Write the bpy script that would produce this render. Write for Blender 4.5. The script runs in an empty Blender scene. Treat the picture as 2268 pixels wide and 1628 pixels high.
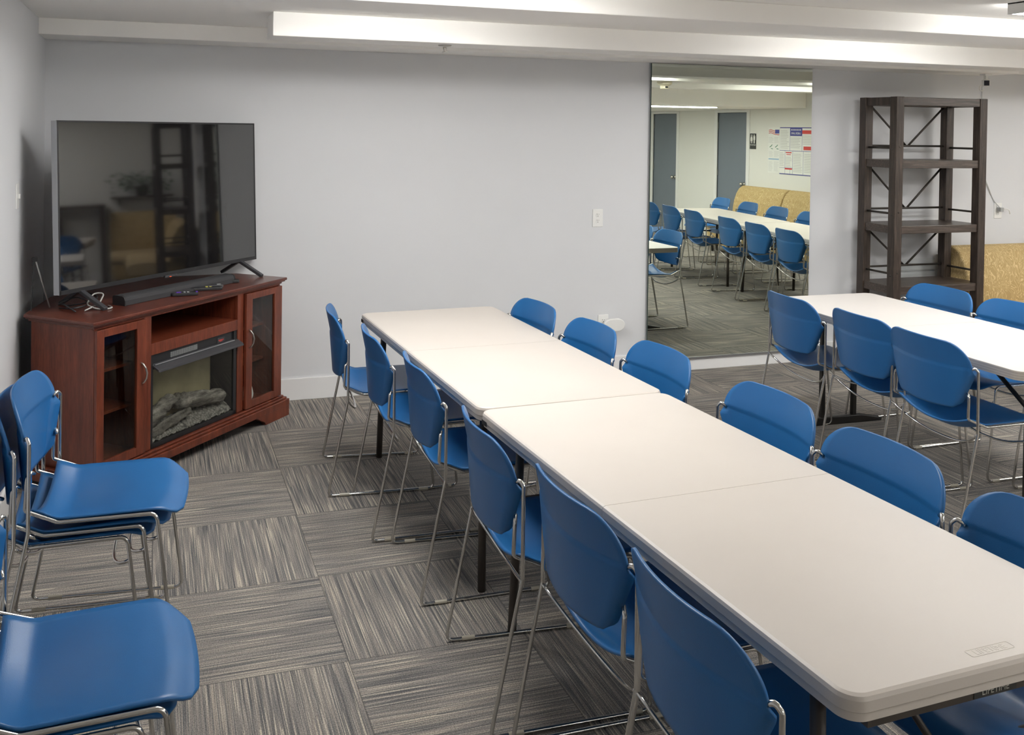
import bpy, bmesh, math, random
from mathutils import Vector, Matrix
PI = math.pi
random.seed(7)
S = bpy.context.scene
# ------------------------------------------------------------------ camera, world, exposure
cam_d = bpy.data.cameras.new('camera'); cam = bpy.data.objects.new('camera', cam_d)
S.collection.objects.link(cam); S.camera = cam
R_ = Vector((0.94850535, -0.31644363, 0.01417816)); U_ = Vector((-0.00887767, 0.01818564, 0.99979521)); F_ = Vector((0.31663667, 0.94843698, -0.0144399))
cam.matrix_world = Matrix(((R_.x, U_.x, -F_.x, 0.62289514), (R_.y, U_.y, -F_.y, -6.06208979), (R_.z, U_.z, -F_.z, 1.74065861), (0, 0, 0, 1)))
cam_d.sensor_fit = 'HORIZONTAL'; cam_d.sensor_width = 36.0
cam_d.lens = 2109.678 / 2268 * 36.0
cam_d.shift_x = (1134 - 1052.377) / 2268; cam_d.shift_y = -(814 - 313.564) / 2268
cam_d.clip_start = 0.02
w = bpy.data.worlds.new('world'); S.world = w; w.use_nodes = True
w.node_tree.nodes['Background'].inputs[0].default_value = (1, 0.97, 0.93, 1)
w.node_tree.nodes['Background'].inputs[1].default_value = 0.0
S.view_settings.view_transform = 'Standard'; S.view_settings.look = 'None'
S.view_settings.gamma = 1.0; S.view_settings.use_curve_mapping = False
S.view_settings.exposure = 0.22
S.cycles.use_denoising = True
S.cycles.max_bounces = 12; S.cycles.diffuse_bounces = 8; S.cycles.glossy_bounces = 5
S.cycles.sample_clamp_indirect = 6.0
S.cycles.caustics_reflective = False; S.cycles.caustics_refractive = False
LAMP = 22.0          # strength of the fluorescent lenses
LAMP_COL = (1.0, 0.985, 0.955)

# ------------------------------------------------------------------ materials
MATS = {}
def new_mat(name):
    m = bpy.data.materials.new(name); m.use_nodes = True
    nt = m.node_tree; b = nt.nodes['Principled BSDF']
    MATS[name] = m
    return m, nt, b
def N(nt, typ, **kw):
    n = nt.nodes.new(typ)
    for k, v in kw.items(): setattr(n, k, v)
    return n
def math_n(nt, op, a, b=None, c=None):
    n = N(nt, 'ShaderNodeMath', operation=op)
    for i, x in enumerate((a, b, c)):
        if x is None: continue
        if hasattr(x, 'links'): nt.links.new(x, n.inputs[i])
        else: n.inputs[i].default_value = x
    return n.outputs[0]
def ramp(nt, fac, stops, interp='LINEAR'):
    r = N(nt, 'ShaderNodeValToRGB'); r.color_ramp.interpolation = interp
    while len(r.color_ramp.elements) < len(stops): r.color_ramp.elements.new(0.5)
    for e, (p, c) in zip(r.color_ramp.elements, stops):
        e.position = p; e.color = (*c, 1)
    nt.links.new(fac, r.inputs[0]); return r.outputs[0]
def mix(nt, fac, a, b, blend='MIX'):
    n = N(nt, 'ShaderNodeMix', data_type='RGBA', blend_type=blend)
    for i, x in ((0, fac), (6, a), (7, b)):
        if hasattr(x, 'links'): nt.links.new(x, n.inputs[i])
        else: n.inputs[i].default_value = x if i == 0 else (*x, 1)
    return n.outputs[2]
def coords(nt, kind='Object', scale=(1, 1, 1), rot=(0, 0, 0)):
    tc = N(nt, 'ShaderNodeTexCoord'); mp = N(nt, 'ShaderNodeMapping')
    mp.inputs['Scale'].default_value = scale; mp.inputs['Rotation'].default_value = rot
    nt.links.new(tc.outputs[kind], mp.inputs[0]); return mp.outputs[0]
def noise(nt, vec, scale, detail=2, rough=0.5):
    n = N(nt, 'ShaderNodeTexNoise'); n.inputs['Scale'].default_value = scale
    n.inputs['Detail'].default_value = detail; n.inputs['Roughness'].default_value = rough
    if vec is not None: nt.links.new(vec, n.inputs['Vector'])
    return n.outputs['Fac']
def bump(nt, b, height, strength=0.2, dist=0.01):
    n = N(nt, 'ShaderNodeBump'); n.inputs['Strength'].default_value = strength; n.inputs['Distance'].default_value = dist
    nt.links.new(height, n.inputs['Height']); nt.links.new(n.outputs[0], b.inputs['Normal'])
def simple(name, col, rough=0.5, metal=0.0, spec=0.5, bump_scale=None, bump_s=0.1, bump_d=0.002, vary=0.0, vary_scale=3.0, coat=0.0):
    m, nt, b = new_mat(name)
    b.inputs['Base Color'].default_value = (*col, 1); b.inputs['Roughness'].default_value = rough
    b.inputs['Metallic'].default_value = metal; b.inputs['Specular IOR Level'].default_value = spec
    if coat: b.inputs['Coat Weight'].default_value = coat; b.inputs['Coat Roughness'].default_value = 0.15
    v = coords(nt)
    if vary:
        f = noise(nt, v, vary_scale, 3)
        lo = tuple(c * (1 - vary) for c in col); hi = tuple(min(1, c * (1 + vary)) for c in col)
        nt.links.new(ramp(nt, f, [(0.3, lo), (0.7, hi)]), b.inputs['Base Color'])
    if bump_scale: bump(nt, b, noise(nt, v, bump_scale, 3), bump_s, bump_d)
    return m

simple('wall_paint', (0.69, 0.70, 0.72), 0.75, bump_scale=180, bump_s=0.12, bump_d=0.001, vary=0.012, vary_scale=1.5)
simple('wall_paint_cream', (0.76, 0.76, 0.73), 0.75, bump_scale=180, bump_s=0.1, bump_d=0.001)
simple('ceiling_paint', (0.94, 0.925, 0.895), 0.85, bump_scale=120, bump_s=0.12, bump_d=0.001)
simple('trim_paint', (0.80, 0.80, 0.80), 0.4, vary=0.01)
simple('door_paint', (0.17, 0.20, 0.245), 0.45, vary=0.02)
simple('white_plastic', (0.82, 0.82, 0.80), 0.35)
simple('cream_plastic', (0.72, 0.66, 0.50), 0.45)
simple('dark_hole', (0.01, 0.01, 0.01), 0.7)
simple('black_plastic', (0.018, 0.018, 0.02), 0.38)
simple('charcoal_plastic', (0.045, 0.045, 0.05), 0.5)
simple('speaker_cloth', (0.035, 0.035, 0.038), 0.8, bump_scale=900, bump_s=0.4, bump_d=0.001)
simple('silver_trim', (0.45, 0.46, 0.48), 0.3, 0.9)
simple('grey_cable', (0.45, 0.45, 0.43), 0.5)
simple('chrome', (0.62, 0.61, 0.59), 0.16, 1.0)
simple('clear_glide', (0.42, 0.39, 0.32), 0.25)
simple('black_glide', (0.02, 0.02, 0.02), 0.4)
simple('nickel', (0.55, 0.53, 0.49), 0.28, 1.0)
simple('brown_steel', (0.060, 0.050, 0.043), 0.42, 0.3)
simple('black_steel', (0.022, 0.020, 0.018), 0.4, 0.2)
simple('iron_rod', (0.060, 0.052, 0.045), 0.4, 0.6)
simple('purple_plastic', (0.16, 0.05, 0.55), 0.4)
simple('red_plastic', (0.6, 0.04, 0.03), 0.4)
simple('yellow_plastic', (0.6, 0.55, 0.1), 0.4)
simple('grey_plastic', (0.35, 0.36, 0.36), 0.4)
simple('sign_black', (0.015, 0.018, 0.018), 0.4)
simple('sign_white', (0.80, 0.80, 0.78), 0.5)
simple('paper', (0.80, 0.81, 0.79), 0.7)
simple('print_blue', (0.06, 0.07, 0.30), 0.6)
simple('print_red', (0.62, 0.06, 0.05), 0.6)
simple('print_grey', (0.42, 0.43, 0.43), 0.7)
simple('print_paleblue', (0.35, 0.50, 0.66), 0.7)
simple('print_green', (0.12, 0.30, 0.20), 0.7)
simple('emboss_beige', (0.60, 0.56, 0.50), 0.5)
simple('label_silver', (0.50, 0.50, 0.46), 0.4, 0.4)
simple('fire_backboard', (0.45, 0.41, 0.27), 0.55, vary=0.25, vary_scale=6)
simple('leaf_green', (0.03, 0.12, 0.03), 0.5, vary=0.3, vary_scale=20)
simple('plant_pot', (0.10, 0.09, 0.08), 0.6)
simple('lens_dark', (0.005, 0.006, 0.02), 0.06)

for nm_, st_ in (('lamp_lens', LAMP), ('low_lamp_lens', LAMP * 1.3)):
    m, nt, b = new_mat(nm_)
    b.inputs['Base Color'].default_value = (0.8, 0.8, 0.8, 1)
    b.inputs['Emission Color'].default_value = (*LAMP_COL, 1); b.inputs['Emission Strength'].default_value = st_
m, nt, b = new_mat('red_led')
b.inputs['Emission Color'].default_value = (1, 0.12, 0.02, 1); b.inputs['Emission Strength'].default_value = 0.8
b.inputs['Base Color'].default_value = (0.5, 0.05, 0.02, 1)

# mirror and glass
m, nt, b = new_mat('mirror_silver')
b.inputs['Base Color'].default_value = (0.80, 0.86, 0.77, 1); b.inputs['Metallic'].default_value = 1; b.inputs['Roughness'].default_value = 0.0
m, nt, b = new_mat('mirror_edge')
b.inputs['Base Color'].default_value = (0.06, 0.09, 0.08, 1); b.inputs['Roughness'].default_value = 0.2
m, nt, b = new_mat('tv_screen')
b.inputs['Base Color'].default_value = (0.008, 0.008, 0.009, 1); b.inputs['Roughness'].default_value = 0.04; b.inputs['Specular IOR Level'].default_value = 1.0; b.inputs['IOR'].default_value = 1.65
def glass(name, tint, refl=0.5):
    m = bpy.data.materials.new(name); m.use_nodes = True; nt = m.node_tree; nt.nodes.clear(); MATS[name] = m
    o = N(nt, 'ShaderNodeOutputMaterial'); t = N(nt, 'ShaderNodeBsdfTransparent'); g = N(nt, 'ShaderNodeBsdfGlossy'); mx = N(nt, 'ShaderNodeMixShader')
    t.inputs[0].default_value = (*tint, 1); g.inputs['Roughness'].default_value = 0.02
    fr = N(nt, 'ShaderNodeFresnel'); fr.inputs[0].default_value = 1.5
    ge = N(nt, 'ShaderNodeNewGeometry')
    nt.links.new(math_n(nt, 'MULTIPLY', math_n(nt, 'MULTIPLY', fr.outputs[0], refl), math_n(nt, 'SUBTRACT', 1.0, ge.outputs['Backfacing'])), mx.inputs[0])
    nt.links.new(t.outputs[0], mx.inputs[1]); nt.links.new(g.outputs[0], mx.inputs[2]); nt.links.new(mx.outputs[0], o.inputs[0])
glass('clear_glass', (0.88, 0.9, 0.88), 1.3)
glass('smoked_glass', (0.84, 0.84, 0.815), 1.4)
glass('sheet_glass', (0.975, 0.985, 0.98), 1.0)

# carpet tiles: 24 inch squares laid quarter-turned, striped loop pile
m, nt, b = new_mat('carpet_tile')
TX, TY, TS = 1.228, -0.586, 0.6096
tc = N(nt, 'ShaderNodeTexCoord'); sp = N(nt, 'ShaderNodeSeparateXYZ'); nt.links.new(tc.outputs['Object'], sp.inputs[0])
x = math_n(nt, 'DIVIDE', math_n(nt, 'SUBTRACT', sp.outputs[0], TX), TS)
y = math_n(nt, 'DIVIDE', math_n(nt, 'SUBTRACT', sp.outputs[1], TY), TS)
ix = math_n(nt, 'FLOOR', x); iy = math_n(nt, 'FLOOR', y)
par = math_n(nt, 'FLOORED_MODULO', math_n(nt, 'ADD', ix, iy), 2.0)
fx = math_n(nt, 'SUBTRACT', x, ix); fy = math_n(nt, 'SUBTRACT', y, iy)
def lerp(a, b_, f): return math_n(nt, 'ADD', math_n(nt, 'MULTIPLY', a, math_n(nt, 'SUBTRACT', 1.0, f)), math_n(nt, 'MULTIPLY', b_, f))
across = lerp(fx, fy, par); along = lerp(fy, fx, par)
seed = math_n(nt, 'ADD', math_n(nt, 'MULTIPLY', ix, 7.31), math_n(nt, 'MULTIPLY', iy, 13.77))
def stripes(fa, fl, off, detail=1.0):
    c = N(nt, 'ShaderNodeCombineXYZ')
    nt.links.new(math_n(nt, 'MULTIPLY_ADD', across, fa, math_n(nt, 'MULTIPLY', seed, 3.1)), c.inputs[0])
    nt.links.new(math_n(nt, 'MULTIPLY_ADD', along, fl, seed), c.inputs[1])
    c.inputs[2].default_value = off
    return noise(nt, c.outputs[0], 1.0, detail)
s1 = stripes(190, 2.0, 0.0, 1.0)      # single yarn rows
s2 = stripes(58, 0.9, 5.0, 1.5)      # groups of rows
s3 = stripes(150, 150, 9.0, 0.0)     # loops
s4 = stripes(135, 1.5, 14.0, 0.5)
col = ramp(nt, s1, [(0.28, (0.125, 0.130, 0.132)), (0.45, (0.205, 0.195, 0.186)), (0.57, (0.275, 0.250, 0.228)), (0.72, (0.44, 0.40, 0.345))])
col2 = ramp(nt, s2, [(0.34, (0.64, 0.66, 0.69)), (0.50, (1.0, 1.0, 1.0)), (0.68, (1.28, 1.23, 1.15))])
c3 = mix(nt, 1.0, col, col2, 'MULTIPLY')
yl = math_n(nt, 'MULTIPLY', math_n(nt, 'GREATER_THAN', s4, 0.655), 0.70)
c4 = mix(nt, yl, c3, (0.58, 0.52, 0.42))
c5 = mix(nt, 1.0, c4, ramp(nt, s3, [(0.3, (0.74, 0.74, 0.74)), (0.7, (1.22, 1.22, 1.22))]), 'MULTIPLY')
ex = math_n(nt, 'MINIMUM', math_n(nt, 'MINIMUM', fx, math_n(nt, 'SUBTRACT', 1.0, fx)), math_n(nt, 'MINIMUM', fy, math_n(nt, 'SUBTRACT', 1.0, fy)))
seam = math_n(nt, 'LESS_THAN', ex, 0.004)
c6 = mix(nt, math_n(nt, 'MULTIPLY', seam, 0.45), c5, (0.05, 0.05, 0.05))
nt.links.new(c6, b.inputs['Base Color']); b.inputs['Roughness'].default_value = 0.95; b.inputs['Specular IOR Level'].default_value = 0.1
bump(nt, b, math_n(nt, 'ADD', s1, s3), 0.5, 0.004)

# blue chair shell: pebbled moulded plastic
m, nt, b = new_mat('blue_plastic')
v = coords(nt)
nt.links.new(ramp(nt, noise(nt, v, 5, 2), [(0.3, (0.012, 0.108, 0.300)), (0.7, (0.015, 0.121, 0.328))]), b.inputs['Base Color'])
b.inputs['Roughness'].default_value = 0.36; b.inputs['Specular IOR Level'].default_value = 0.5
bump(nt, b, noise(nt, v, 420, 2), 0.22, 0.0012)

# table tops
m, nt, b = new_mat('table_plastic')
v = coords(nt)
nt.links.new(ramp(nt, noise(nt, v, 3, 3), [(0.3, (0.560, 0.515, 0.468)), (0.7, (0.580, 0.535, 0.487))]), b.inputs['Base Color'])
b.inputs['Roughness'].default_value = 0.42
bump(nt, b, noise(nt, v, 500, 2), 0.12, 0.0008)
simple('table_laminate', (0.64, 0.61, 0.58), 0.35, vary=0.01)
m, nt, b = new_mat('grooved_edge')
tc = N(nt, 'ShaderNodeTexCoord'); sp = N(nt, 'ShaderNodeSeparateXYZ'); nt.links.new(tc.outputs['Object'], sp.inputs[0])
z = math_n(nt, 'FLOORED_MODULO', math_n(nt, 'MULTIPLY', sp.outputs[2], 90.0), 1.0)
nt.links.new(ramp(nt, z, [(0.0, (0.62, 0.58, 0.52)), (0.18, (0.40, 0.36, 0.32)), (0.9, (0.44, 0.40, 0.35)), (1.0, (0.62, 0.58, 0.52))]), b.inputs['Base Color'])
b.inputs['Roughness'].default_value = 0.4

def wood(name, dark, mid, light, rough, scale=(1, 12, 12), coat=0.0, bs=0.1, ring=6.0):
    m, nt, b = new_mat(name)
    v = coords(nt, scale=scale)
    n1 = noise(nt, v, ring, 5, 0.6); n2 = noise(nt, v, ring * 6, 4, 0.6)
    c = ramp(nt, n1, [(0.3, dark), (0.5, mid), (0.72, light)])
    c = mix(nt, 1.0, c, ramp(nt, n2, [(0.35, (0.75, 0.75, 0.75)), (0.6, (1.1, 1.1, 1.1))]), 'MULTIPLY')
    nt.links.new(c, b.inputs['Base Color']); b.inputs['Roughness'].default_value = rough
    if coat: b.inputs['Coat Weight'].default_value = coat; b.inputs['Coat Roughness'].default_value = 0.18
    bump(nt, b, n2, bs, 0.002)
wood('cherry_wood', (0.105, 0.021, 0.010), (0.150, 0.032, 0.014), (0.205, 0.048, 0.021), 0.38, (14, 14, 1.4), 0.25, 0.04, 2.2)
wood('cherry_top', (0.075, 0.016, 0.010), (0.110, 0.025, 0.014), (0.155, 0.042, 0.024), 0.34, (2.5, 2.5, 8), 0.3, 0.04, 2.0)
wood('rustic_wood', (0.018, 0.011, 0.008), (0.038, 0.025, 0.018), (0.085, 0.060, 0.046), 0.5, (30, 30, 2.2), 0.1, 0.5, 2.5)
wood('rustic_shelf', (0.030, 0.020, 0.015), (0.055, 0.038, 0.029), (0.115, 0.085, 0.068), 0.42, (2.0, 30, 30), 0.2, 0.4, 2.5)
wood('log_bark', (0.07, 0.066, 0.060), (0.25, 0.24, 0.225), (0.52, 0.50, 0.47), 0.9, (3, 14, 14), 0.0, 1.0, 3.0)
m, nt, b = new_mat('ember_stone')
v = coords(nt); vo = N(nt, 'ShaderNodeTexVoronoi'); vo.inputs['Scale'].default_value = 70; nt.links.new(v, vo.inputs['Vector'])
nt.links.new(ramp(nt, vo.outputs['Distance'], [(0.0, (0.55, 0.54, 0.52)), (0.5, (0.33, 0.325, 0.31)), (1.0, (0.09, 0.09, 0.09))]), b.inputs['Base Color'])
b.inputs['Roughness'].default_value = 0.9; bump(nt, b, vo.outputs['Distance'], 1.0, 0.01)
# sofa fabric: gold with pale reed strokes
m, nt, b = new_mat('gold_fabric')
v = coords(nt)
wv = N(nt, 'ShaderNodeTexNoise'); wv.inputs['Scale'].default_value = 5.0; nt.links.new(v, wv.inputs['Vector'])
mp = N(nt, 'ShaderNodeMapping'); mp.inputs['Scale'].default_value = (72, 72, 13)
ad = N(nt, 'ShaderNodeVectorMath', operation='MULTIPLY_ADD'); nt.links.new(wv.outputs['Color'], ad.inputs[0]); ad.inputs[1].default_value = (0.24, 0.24, 0.18); nt.links.new(v, ad.inputs[2])
nt.links.new(ad.outputs[0], mp.inputs[0])
n1 = noise(nt, mp.outputs[0], 1.0, 0.5)
band = math_n(nt, 'ABSOLUTE', math_n(nt, 'SUBTRACT', n1, 0.5))
nt.links.new(ramp(nt, band, [(0.0, (0.64, 0.50, 0.27)), (0.03, (0.58, 0.44, 0.22)), (0.055, (0.42, 0.30, 0.13)), (1.0, (0.43, 0.31, 0.135))]), b.inputs['Base Color'])
b.inputs['Roughness'].default_value = 0.85; bump(nt, b, noise(nt, v, 300, 2), 0.3, 0.002)
simple('gold_seat_fabric', (0.52, 0.40, 0.22), 0.85, bump_scale=300, bump_s=0.25, bump_d=0.002, vary=0.04, vary_scale=8)

# ------------------------------------------------------------------ mesh helpers
def link(o):
    S.collection.objects.link(o); return o
def obj(name, bm, mat, parent=None, smooth=False, bevel=0.0, seg=2, autosmooth=40):
    me = bpy.data.meshes.new(name)
    bmesh.ops.recalc_face_normals(bm, faces=bm.faces[:])
    bm.to_mesh(me); bm.free()
    mats = mat if isinstance(mat, (list, tuple)) else [mat]
    for k in mats: me.materials.append(MATS[k])
    if smooth:
        for p in me.polygons: p.use_smooth = True
        if smooth == 'auto': me.set_sharp_from_angle(angle=math.radians(14))
    o = link(bpy.data.objects.new(name, me))
    if bevel:
        md = o.modifiers.new('bevel', 'BEVEL'); md.width = bevel; md.segments = seg; md.limit_method = 'ANGLE'; md.angle_limit = math.radians(35)
    if parent: o.parent = parent
    return o
def tag(o, label=None, cat=None, group=None, kind=None):
    if label: o['label'] = label
    if cat: o['category'] = cat
    if group: o['group'] = group
    if kind: o['kind'] = kind
    return o
def thing(name, label, cat, loc=(0, 0, 0), rz=0.0, group=None):
    o = link(bpy.data.objects.new(name, None)); o.empty_display_size = 0.1
    o.location = loc; o.rotation_euler = (0, 0, rz)
    return tag(o, label, cat, group)
def struct(name, bm, mat, parent=None, **kw):
    o = obj(name, bm, mat, parent, **kw)
    if not parent: o['kind'] = 'structure'
    return o
def copy_tree(o, parent=None):
    c = o.copy(); S.collection.objects.link(c)
    if parent: c.parent = parent
    for ch in o.children: copy_tree(ch, c)
    return c
def box(bm, a, b, M=None, mi=0):
    x0, x1 = sorted((a[0], b[0])); y0, y1 = sorted((a[1], b[1])); z0, z1 = sorted((a[2], b[2]))
    vs = [bm.verts.new((x, y, z)) for x in (x0, x1) for y in (y0, y1) for z in (z0, z1)]
    if M is not None:
        for v in vs: v.co = M @ v.co
    fs = [(0, 1, 3, 2), (4, 6, 7, 5), (0, 4, 5, 1), (2, 3, 7, 6), (0, 2, 6, 4), (1, 5, 7, 3)]
    for f in fs:
        fc = bm.faces.new([vs[i] for i in f]); fc.material_index = mi
    return vs
def B(*boxes, M=None):
    bm = bmesh.new()
    for a, b in boxes: box(bm, a, b, M)
    return bm
def prism(bm, pts, z0, z1, M=None, mi=0):
    lo = [bm.verts.new((p[0], p[1], z0)) for p in pts]; hi = [bm.verts.new((p[0], p[1], z1)) for p in pts]
    if M is not None:
        for v in lo + hi: v.co = M @ v.co
    n = len(pts)
    bm.faces.new(lo[::-1]).material_index = mi; bm.faces.new(hi).material_index = mi
    for i in range(n):
        bm.faces.new((lo[i], lo[(i + 1) % n], hi[(i + 1) % n], hi[i])).material_index = mi
def fillet(pts, r, seg=5, closed=False):
    pts = [Vector(p) for p in pts]; out = []
    n = len(pts)
    for i, p in enumerate(pts):
        if not closed and i in (0, n - 1): out.append(p); continue
        a = pts[i - 1]; c = pts[(i + 1) % n]
        d1 = (a - p); d2 = (c - p); l = min(d1.length, d2.length) * 0.49
        ang = d1.angle(d2)
        if ang > PI - 0.02: out.append(p); continue
        rr = r[i] if isinstance(r, (list, tuple)) else r
        t = min(rr / math.tan(ang / 2), l)
        A = p + d1.normalized() * t; Cc = p + d2.normalized() * t
        for k in range(seg + 1):
            s = k / seg
            out.append(A * (1 - s) ** 2 + p * 2 * s * (1 - s) + Cc * s * s)
    return out
def tube(bm, pts, r, seg=8, cap=True, closed=False):
    pts = [Vector(p) for p in pts]; n = len(pts); rings = []
    t0 = (pts[1] - pts[0]).normalized()
    up = Vector((0, 0, 1)) if abs(t0.z) < 0.9 else Vector((1, 0, 0))
    nrm = t0.cross(up).normalized()
    for i, p in enumerate(pts):
        if closed: t = (pts[(i + 1) % n] - pts[i - 1]).normalized()
        elif i == 0: t = t0
        elif i == n - 1: t = (pts[-1] - pts[-2]).normalized()
        else: t = ((pts[i + 1] - p).normalized() + (p - pts[i - 1]).normalized()).normalized()
        nrm = (nrm - t * nrm.dot(t)).normalized(); bn = t.cross(nrm)
        rr = r[i] if isinstance(r, (list, tuple)) else r
        rings.append([bm.verts.new(p + (nrm * math.cos(2 * PI * k / seg) + bn * math.sin(2 * PI * k / seg)) * rr) for k in range(seg)])
    rng = range(n if closed else n - 1)
    for i in rng:
        A, Bq = rings[i], rings[(i + 1) % n]
        for k in range(seg): bm.faces.new((A[k], A[(k + 1) % seg], Bq[(k + 1) % seg], Bq[k]))
    if cap and not closed: bm.faces.new(rings[0][::-1]); bm.faces.new(rings[-1])
def T(*paths, r=0.005, seg=8, M=None):
    bm = bmesh.new()
    for p in paths: tube(bm, p, r, seg)
    if M is not None: bmesh.ops.transform(bm, matrix=M, verts=bm.verts[:])
    return bm
def lathe(bm, prof, seg=24, M=None):
    rings = []
    for (r, z) in prof:
        rings.append([bm.verts.new((r * math.cos(2 * PI * k / seg), r * math.sin(2 * PI * k / seg), z)) for k in range(seg)])
    if M is not None:
        for R in rings:
            for v in R: v.co = M @ v.co
    for A, Bq in zip(rings, rings[1:]):
        for k in range(seg): bm.faces.new((A[k], A[(k + 1) % seg], Bq[(k + 1) % seg], Bq[k]))
    bm.faces.new(rings[0][::-1]); bm.faces.new(rings[-1])
def rrect(x0, y0, x1, y1, r, seg=6, corners=(1, 1, 1, 1)):
    """rounded rectangle outline, corners order (x0,y0),(x1,y0),(x1,y1),(x0,y1)"""
    out = []
    for (cx, cy, sx, sy, a0, on) in ((x0, y0, 1, 1, PI, corners[0]), (x1, y0, -1, 1, 1.5 * PI, corners[1]), (x1, y1, -1, -1, 0, corners[2]), (x0, y1, 1, -1, 0.5 * PI, corners[3])):
        if not on: out.append((cx, cy)); continue
        ox, oy = cx + sx * r, cy + sy * r
        for k in range(seg + 1):
            a = a0 + 0.5 * PI * k / seg
            out.append((ox + r * math.cos(a), oy + r * math.sin(a)))
    return out
def text_bm(txt, size, depth=0.0004, M=None):
    cu = bpy.data.curves.new('t', 'FONT'); cu.body = txt; cu.size = size; cu.extrude = depth; cu.align_x = 'CENTER'; cu.align_y = 'CENTER'
    o = bpy.data.objects.new('t', cu); S.collection.objects.link(o)
    dg = bpy.context.evaluated_depsgraph_get(); me = bpy.data.meshes.new_from_object(o.evaluated_get(dg))
    bm = bmesh.new(); bm.from_mesh(me)
    bpy.data.objects.remove(o); bpy.data.curves.remove(cu); bpy.data.meshes.remove(me)
    if M is not None: bmesh.ops.transform(bm, matrix=M, verts=bm.verts[:])
    return bm
def add_bm(dst, src):
    me = bpy.data.meshes.new('tmp'); src.to_mesh(me); src.free(); dst.from_mesh(me); bpy.data.meshes.remove(me)

# ------------------------------------------------------------------ room shell
XR, YN, ZC, ZLOW = 8.98, -9.7, 2.312, 2.075
struct('floor', B(((-0.1, YN - 0.1, -0.1), (XR + 0.1, 0.1, 0.0))), 'carpet_tile')
struct('wall_back', B(((-0.1, 0, 0), (XR + 0.1, 0.1, 2.5))), 'wall_paint')
struct('wall_left', B(((-0.1, YN - 0.1, 0), (0, 0, 2.5))), 'wall_paint')
struct('wall_front', B(((-0.1, YN - 0.1, 0), (XR + 0.1, YN, 2.5))), 'wall_paint_cream')
# right wall with two door openings
D2 = (-6.98, -6.20); D1 = (-9.02, -8.22)
bm = B(((XR, D2[1], 0), (XR + 0.1, 0, 2.5)), ((XR, D1[1], 0), (XR + 0.1, D2[0], 2.5)), ((XR, YN, 0), (XR + 0.1, D1[0], 2.5)),
       ((XR, D2[0], 2.03), (XR + 0.1, D2[1], 2.5)), ((XR, D1[0], 2.03), (XR + 0.1, D1[1], 2.5)))
struct('wall_right', bm, 'wall_paint_cream')
struct('ceiling', B(((-0.1, -4.85, ZC), (XR + 0.1, 0.1, 2.5)), ((-0.1, YN - 0.1, ZLOW), (XR + 0.1, -4.85, 2.5))), 'ceiling_paint')
# boxed-in beams
struct('trim_1', B(((0, -0.342, 2.222), (7.0, 0, ZC)), ((7.0, -0.30, 2.245), (XR, 0, ZC))), 'ceiling_paint', bevel=0.003)
struct('trim_2', B(((1.17, -1.19, 2.190), (XR, -0.93, ZC))), 'ceiling_paint', bevel=0.004)
struct('trim_3', B(((0, -2.45, 2.222), (XR, -2.13, ZC))), 'ceiling_paint', bevel=0.004)
struct('trim_4', B(((0, -3.72, 2.222), (XR, -3.48, ZC))), 'ceiling_paint', bevel=0.004)
# baseboards
def baseboard(name, a, b): struct(name, B((a, b)), 'trim_paint', bevel=0.003)
baseboard('baseboard_back', (0, -0.014, 0), (XR, 0, 0.138))
baseboard('baseboard_left', (0, YN, 0), (0.014, -0.014, 0.138))
baseboard('baseboard_right', (XR - 0.014, D2[1] + 0.09, 0), (XR, -0.014, 0.138))
# doors in the right wall
def door(name, y0, y1, knob_side, hinge):
    d = obj(name, B(((XR + 0.012, y0, 0.008), (XR + 0.05, y1, 2.025))), 'door_paint'); d['kind'] = 'structure'
    bm = bmesh.new(); M = Matrix.Translation((XR + 0.012, knob_side, 0.95)) @ Matrix.Rotation(-PI / 2, 4, 'Y')
    lathe(bm, [(0.001, 0), (0.032, 0), (0.032, 0.008), (0.012, 0.012), (0.012, 0.035), (0.027, 0.045), (0.030, 0.060), (0.022, 0.072), (0.001, 0.076)], 20, M)
    obj('door_knob', bm, 'nickel', d, smooth=True)
    bm = bmesh.new()
    for z in (0.25, 1.05, 1.78): box(bm, (XR - 0.004, hinge - 0.012, z), (XR + 0.013, hinge + 0.012, z + 0.1))
    obj('hinge', bm, 'nickel', d)
    return d
door('door_1', D1[0], D1[1], D1[1] + -0.07, D1[0])
door('door_2', D2[0], D2[1], D2[1] - 0.07, D2[0])
bm = bmesh.new()
for (a, b_) in (D1, D2):
    box(bm, (XR - 0.012, a - 0.075, 0), (XR + 0.02, a, 2.07)); box(bm, (XR - 0.012, b_, 0), (XR + 0.02, b_ + 0.075, 2.07)); box(bm, (XR - 0.012, a, 2.03), (XR + 0.02, b_, 2.07))
struct('trim_5', bm, 'trim_paint')

# ------------------------------------------------------------------ fluorescent fixtures
def lamp_fixture(x, y, zc, label, L=1.22, W=0.26, d=0.048):
    t = thing('ceiling_light', label, 'ceiling light', (x, y, zc), 0, 'fluorescent ceiling lights')
    obj('housing', B(((-L / 2, -W / 2, -d), (-L / 2 + 0.012, W / 2, 0)), ((L / 2 - 0.012, -W / 2, -d), (L / 2, W / 2, 0)), ((-L / 2, -W / 2, -0.005), (L / 2, W / 2, 0))), 'white_plastic', t)
    bm = bmesh.new(); M = Matrix(((0, 0, 1, 0), (1, 0, 0, 0), (0, 1, 0, 0), (0, 0, 0, 1)))
    prism(bm, [(-W / 2 + 0.004, -0.0055), (-W / 2 + 0.012, -d), (W / 2 - 0.012, -d), (W / 2 - 0.004, -0.0055)], -L / 2 + 0.013, L / 2 - 0.013, M)
    obj('lamp_lens', bm, 'lamp_lens' if zc > 2.2 else 'low_lamp_lens', t)
    return t
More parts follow.
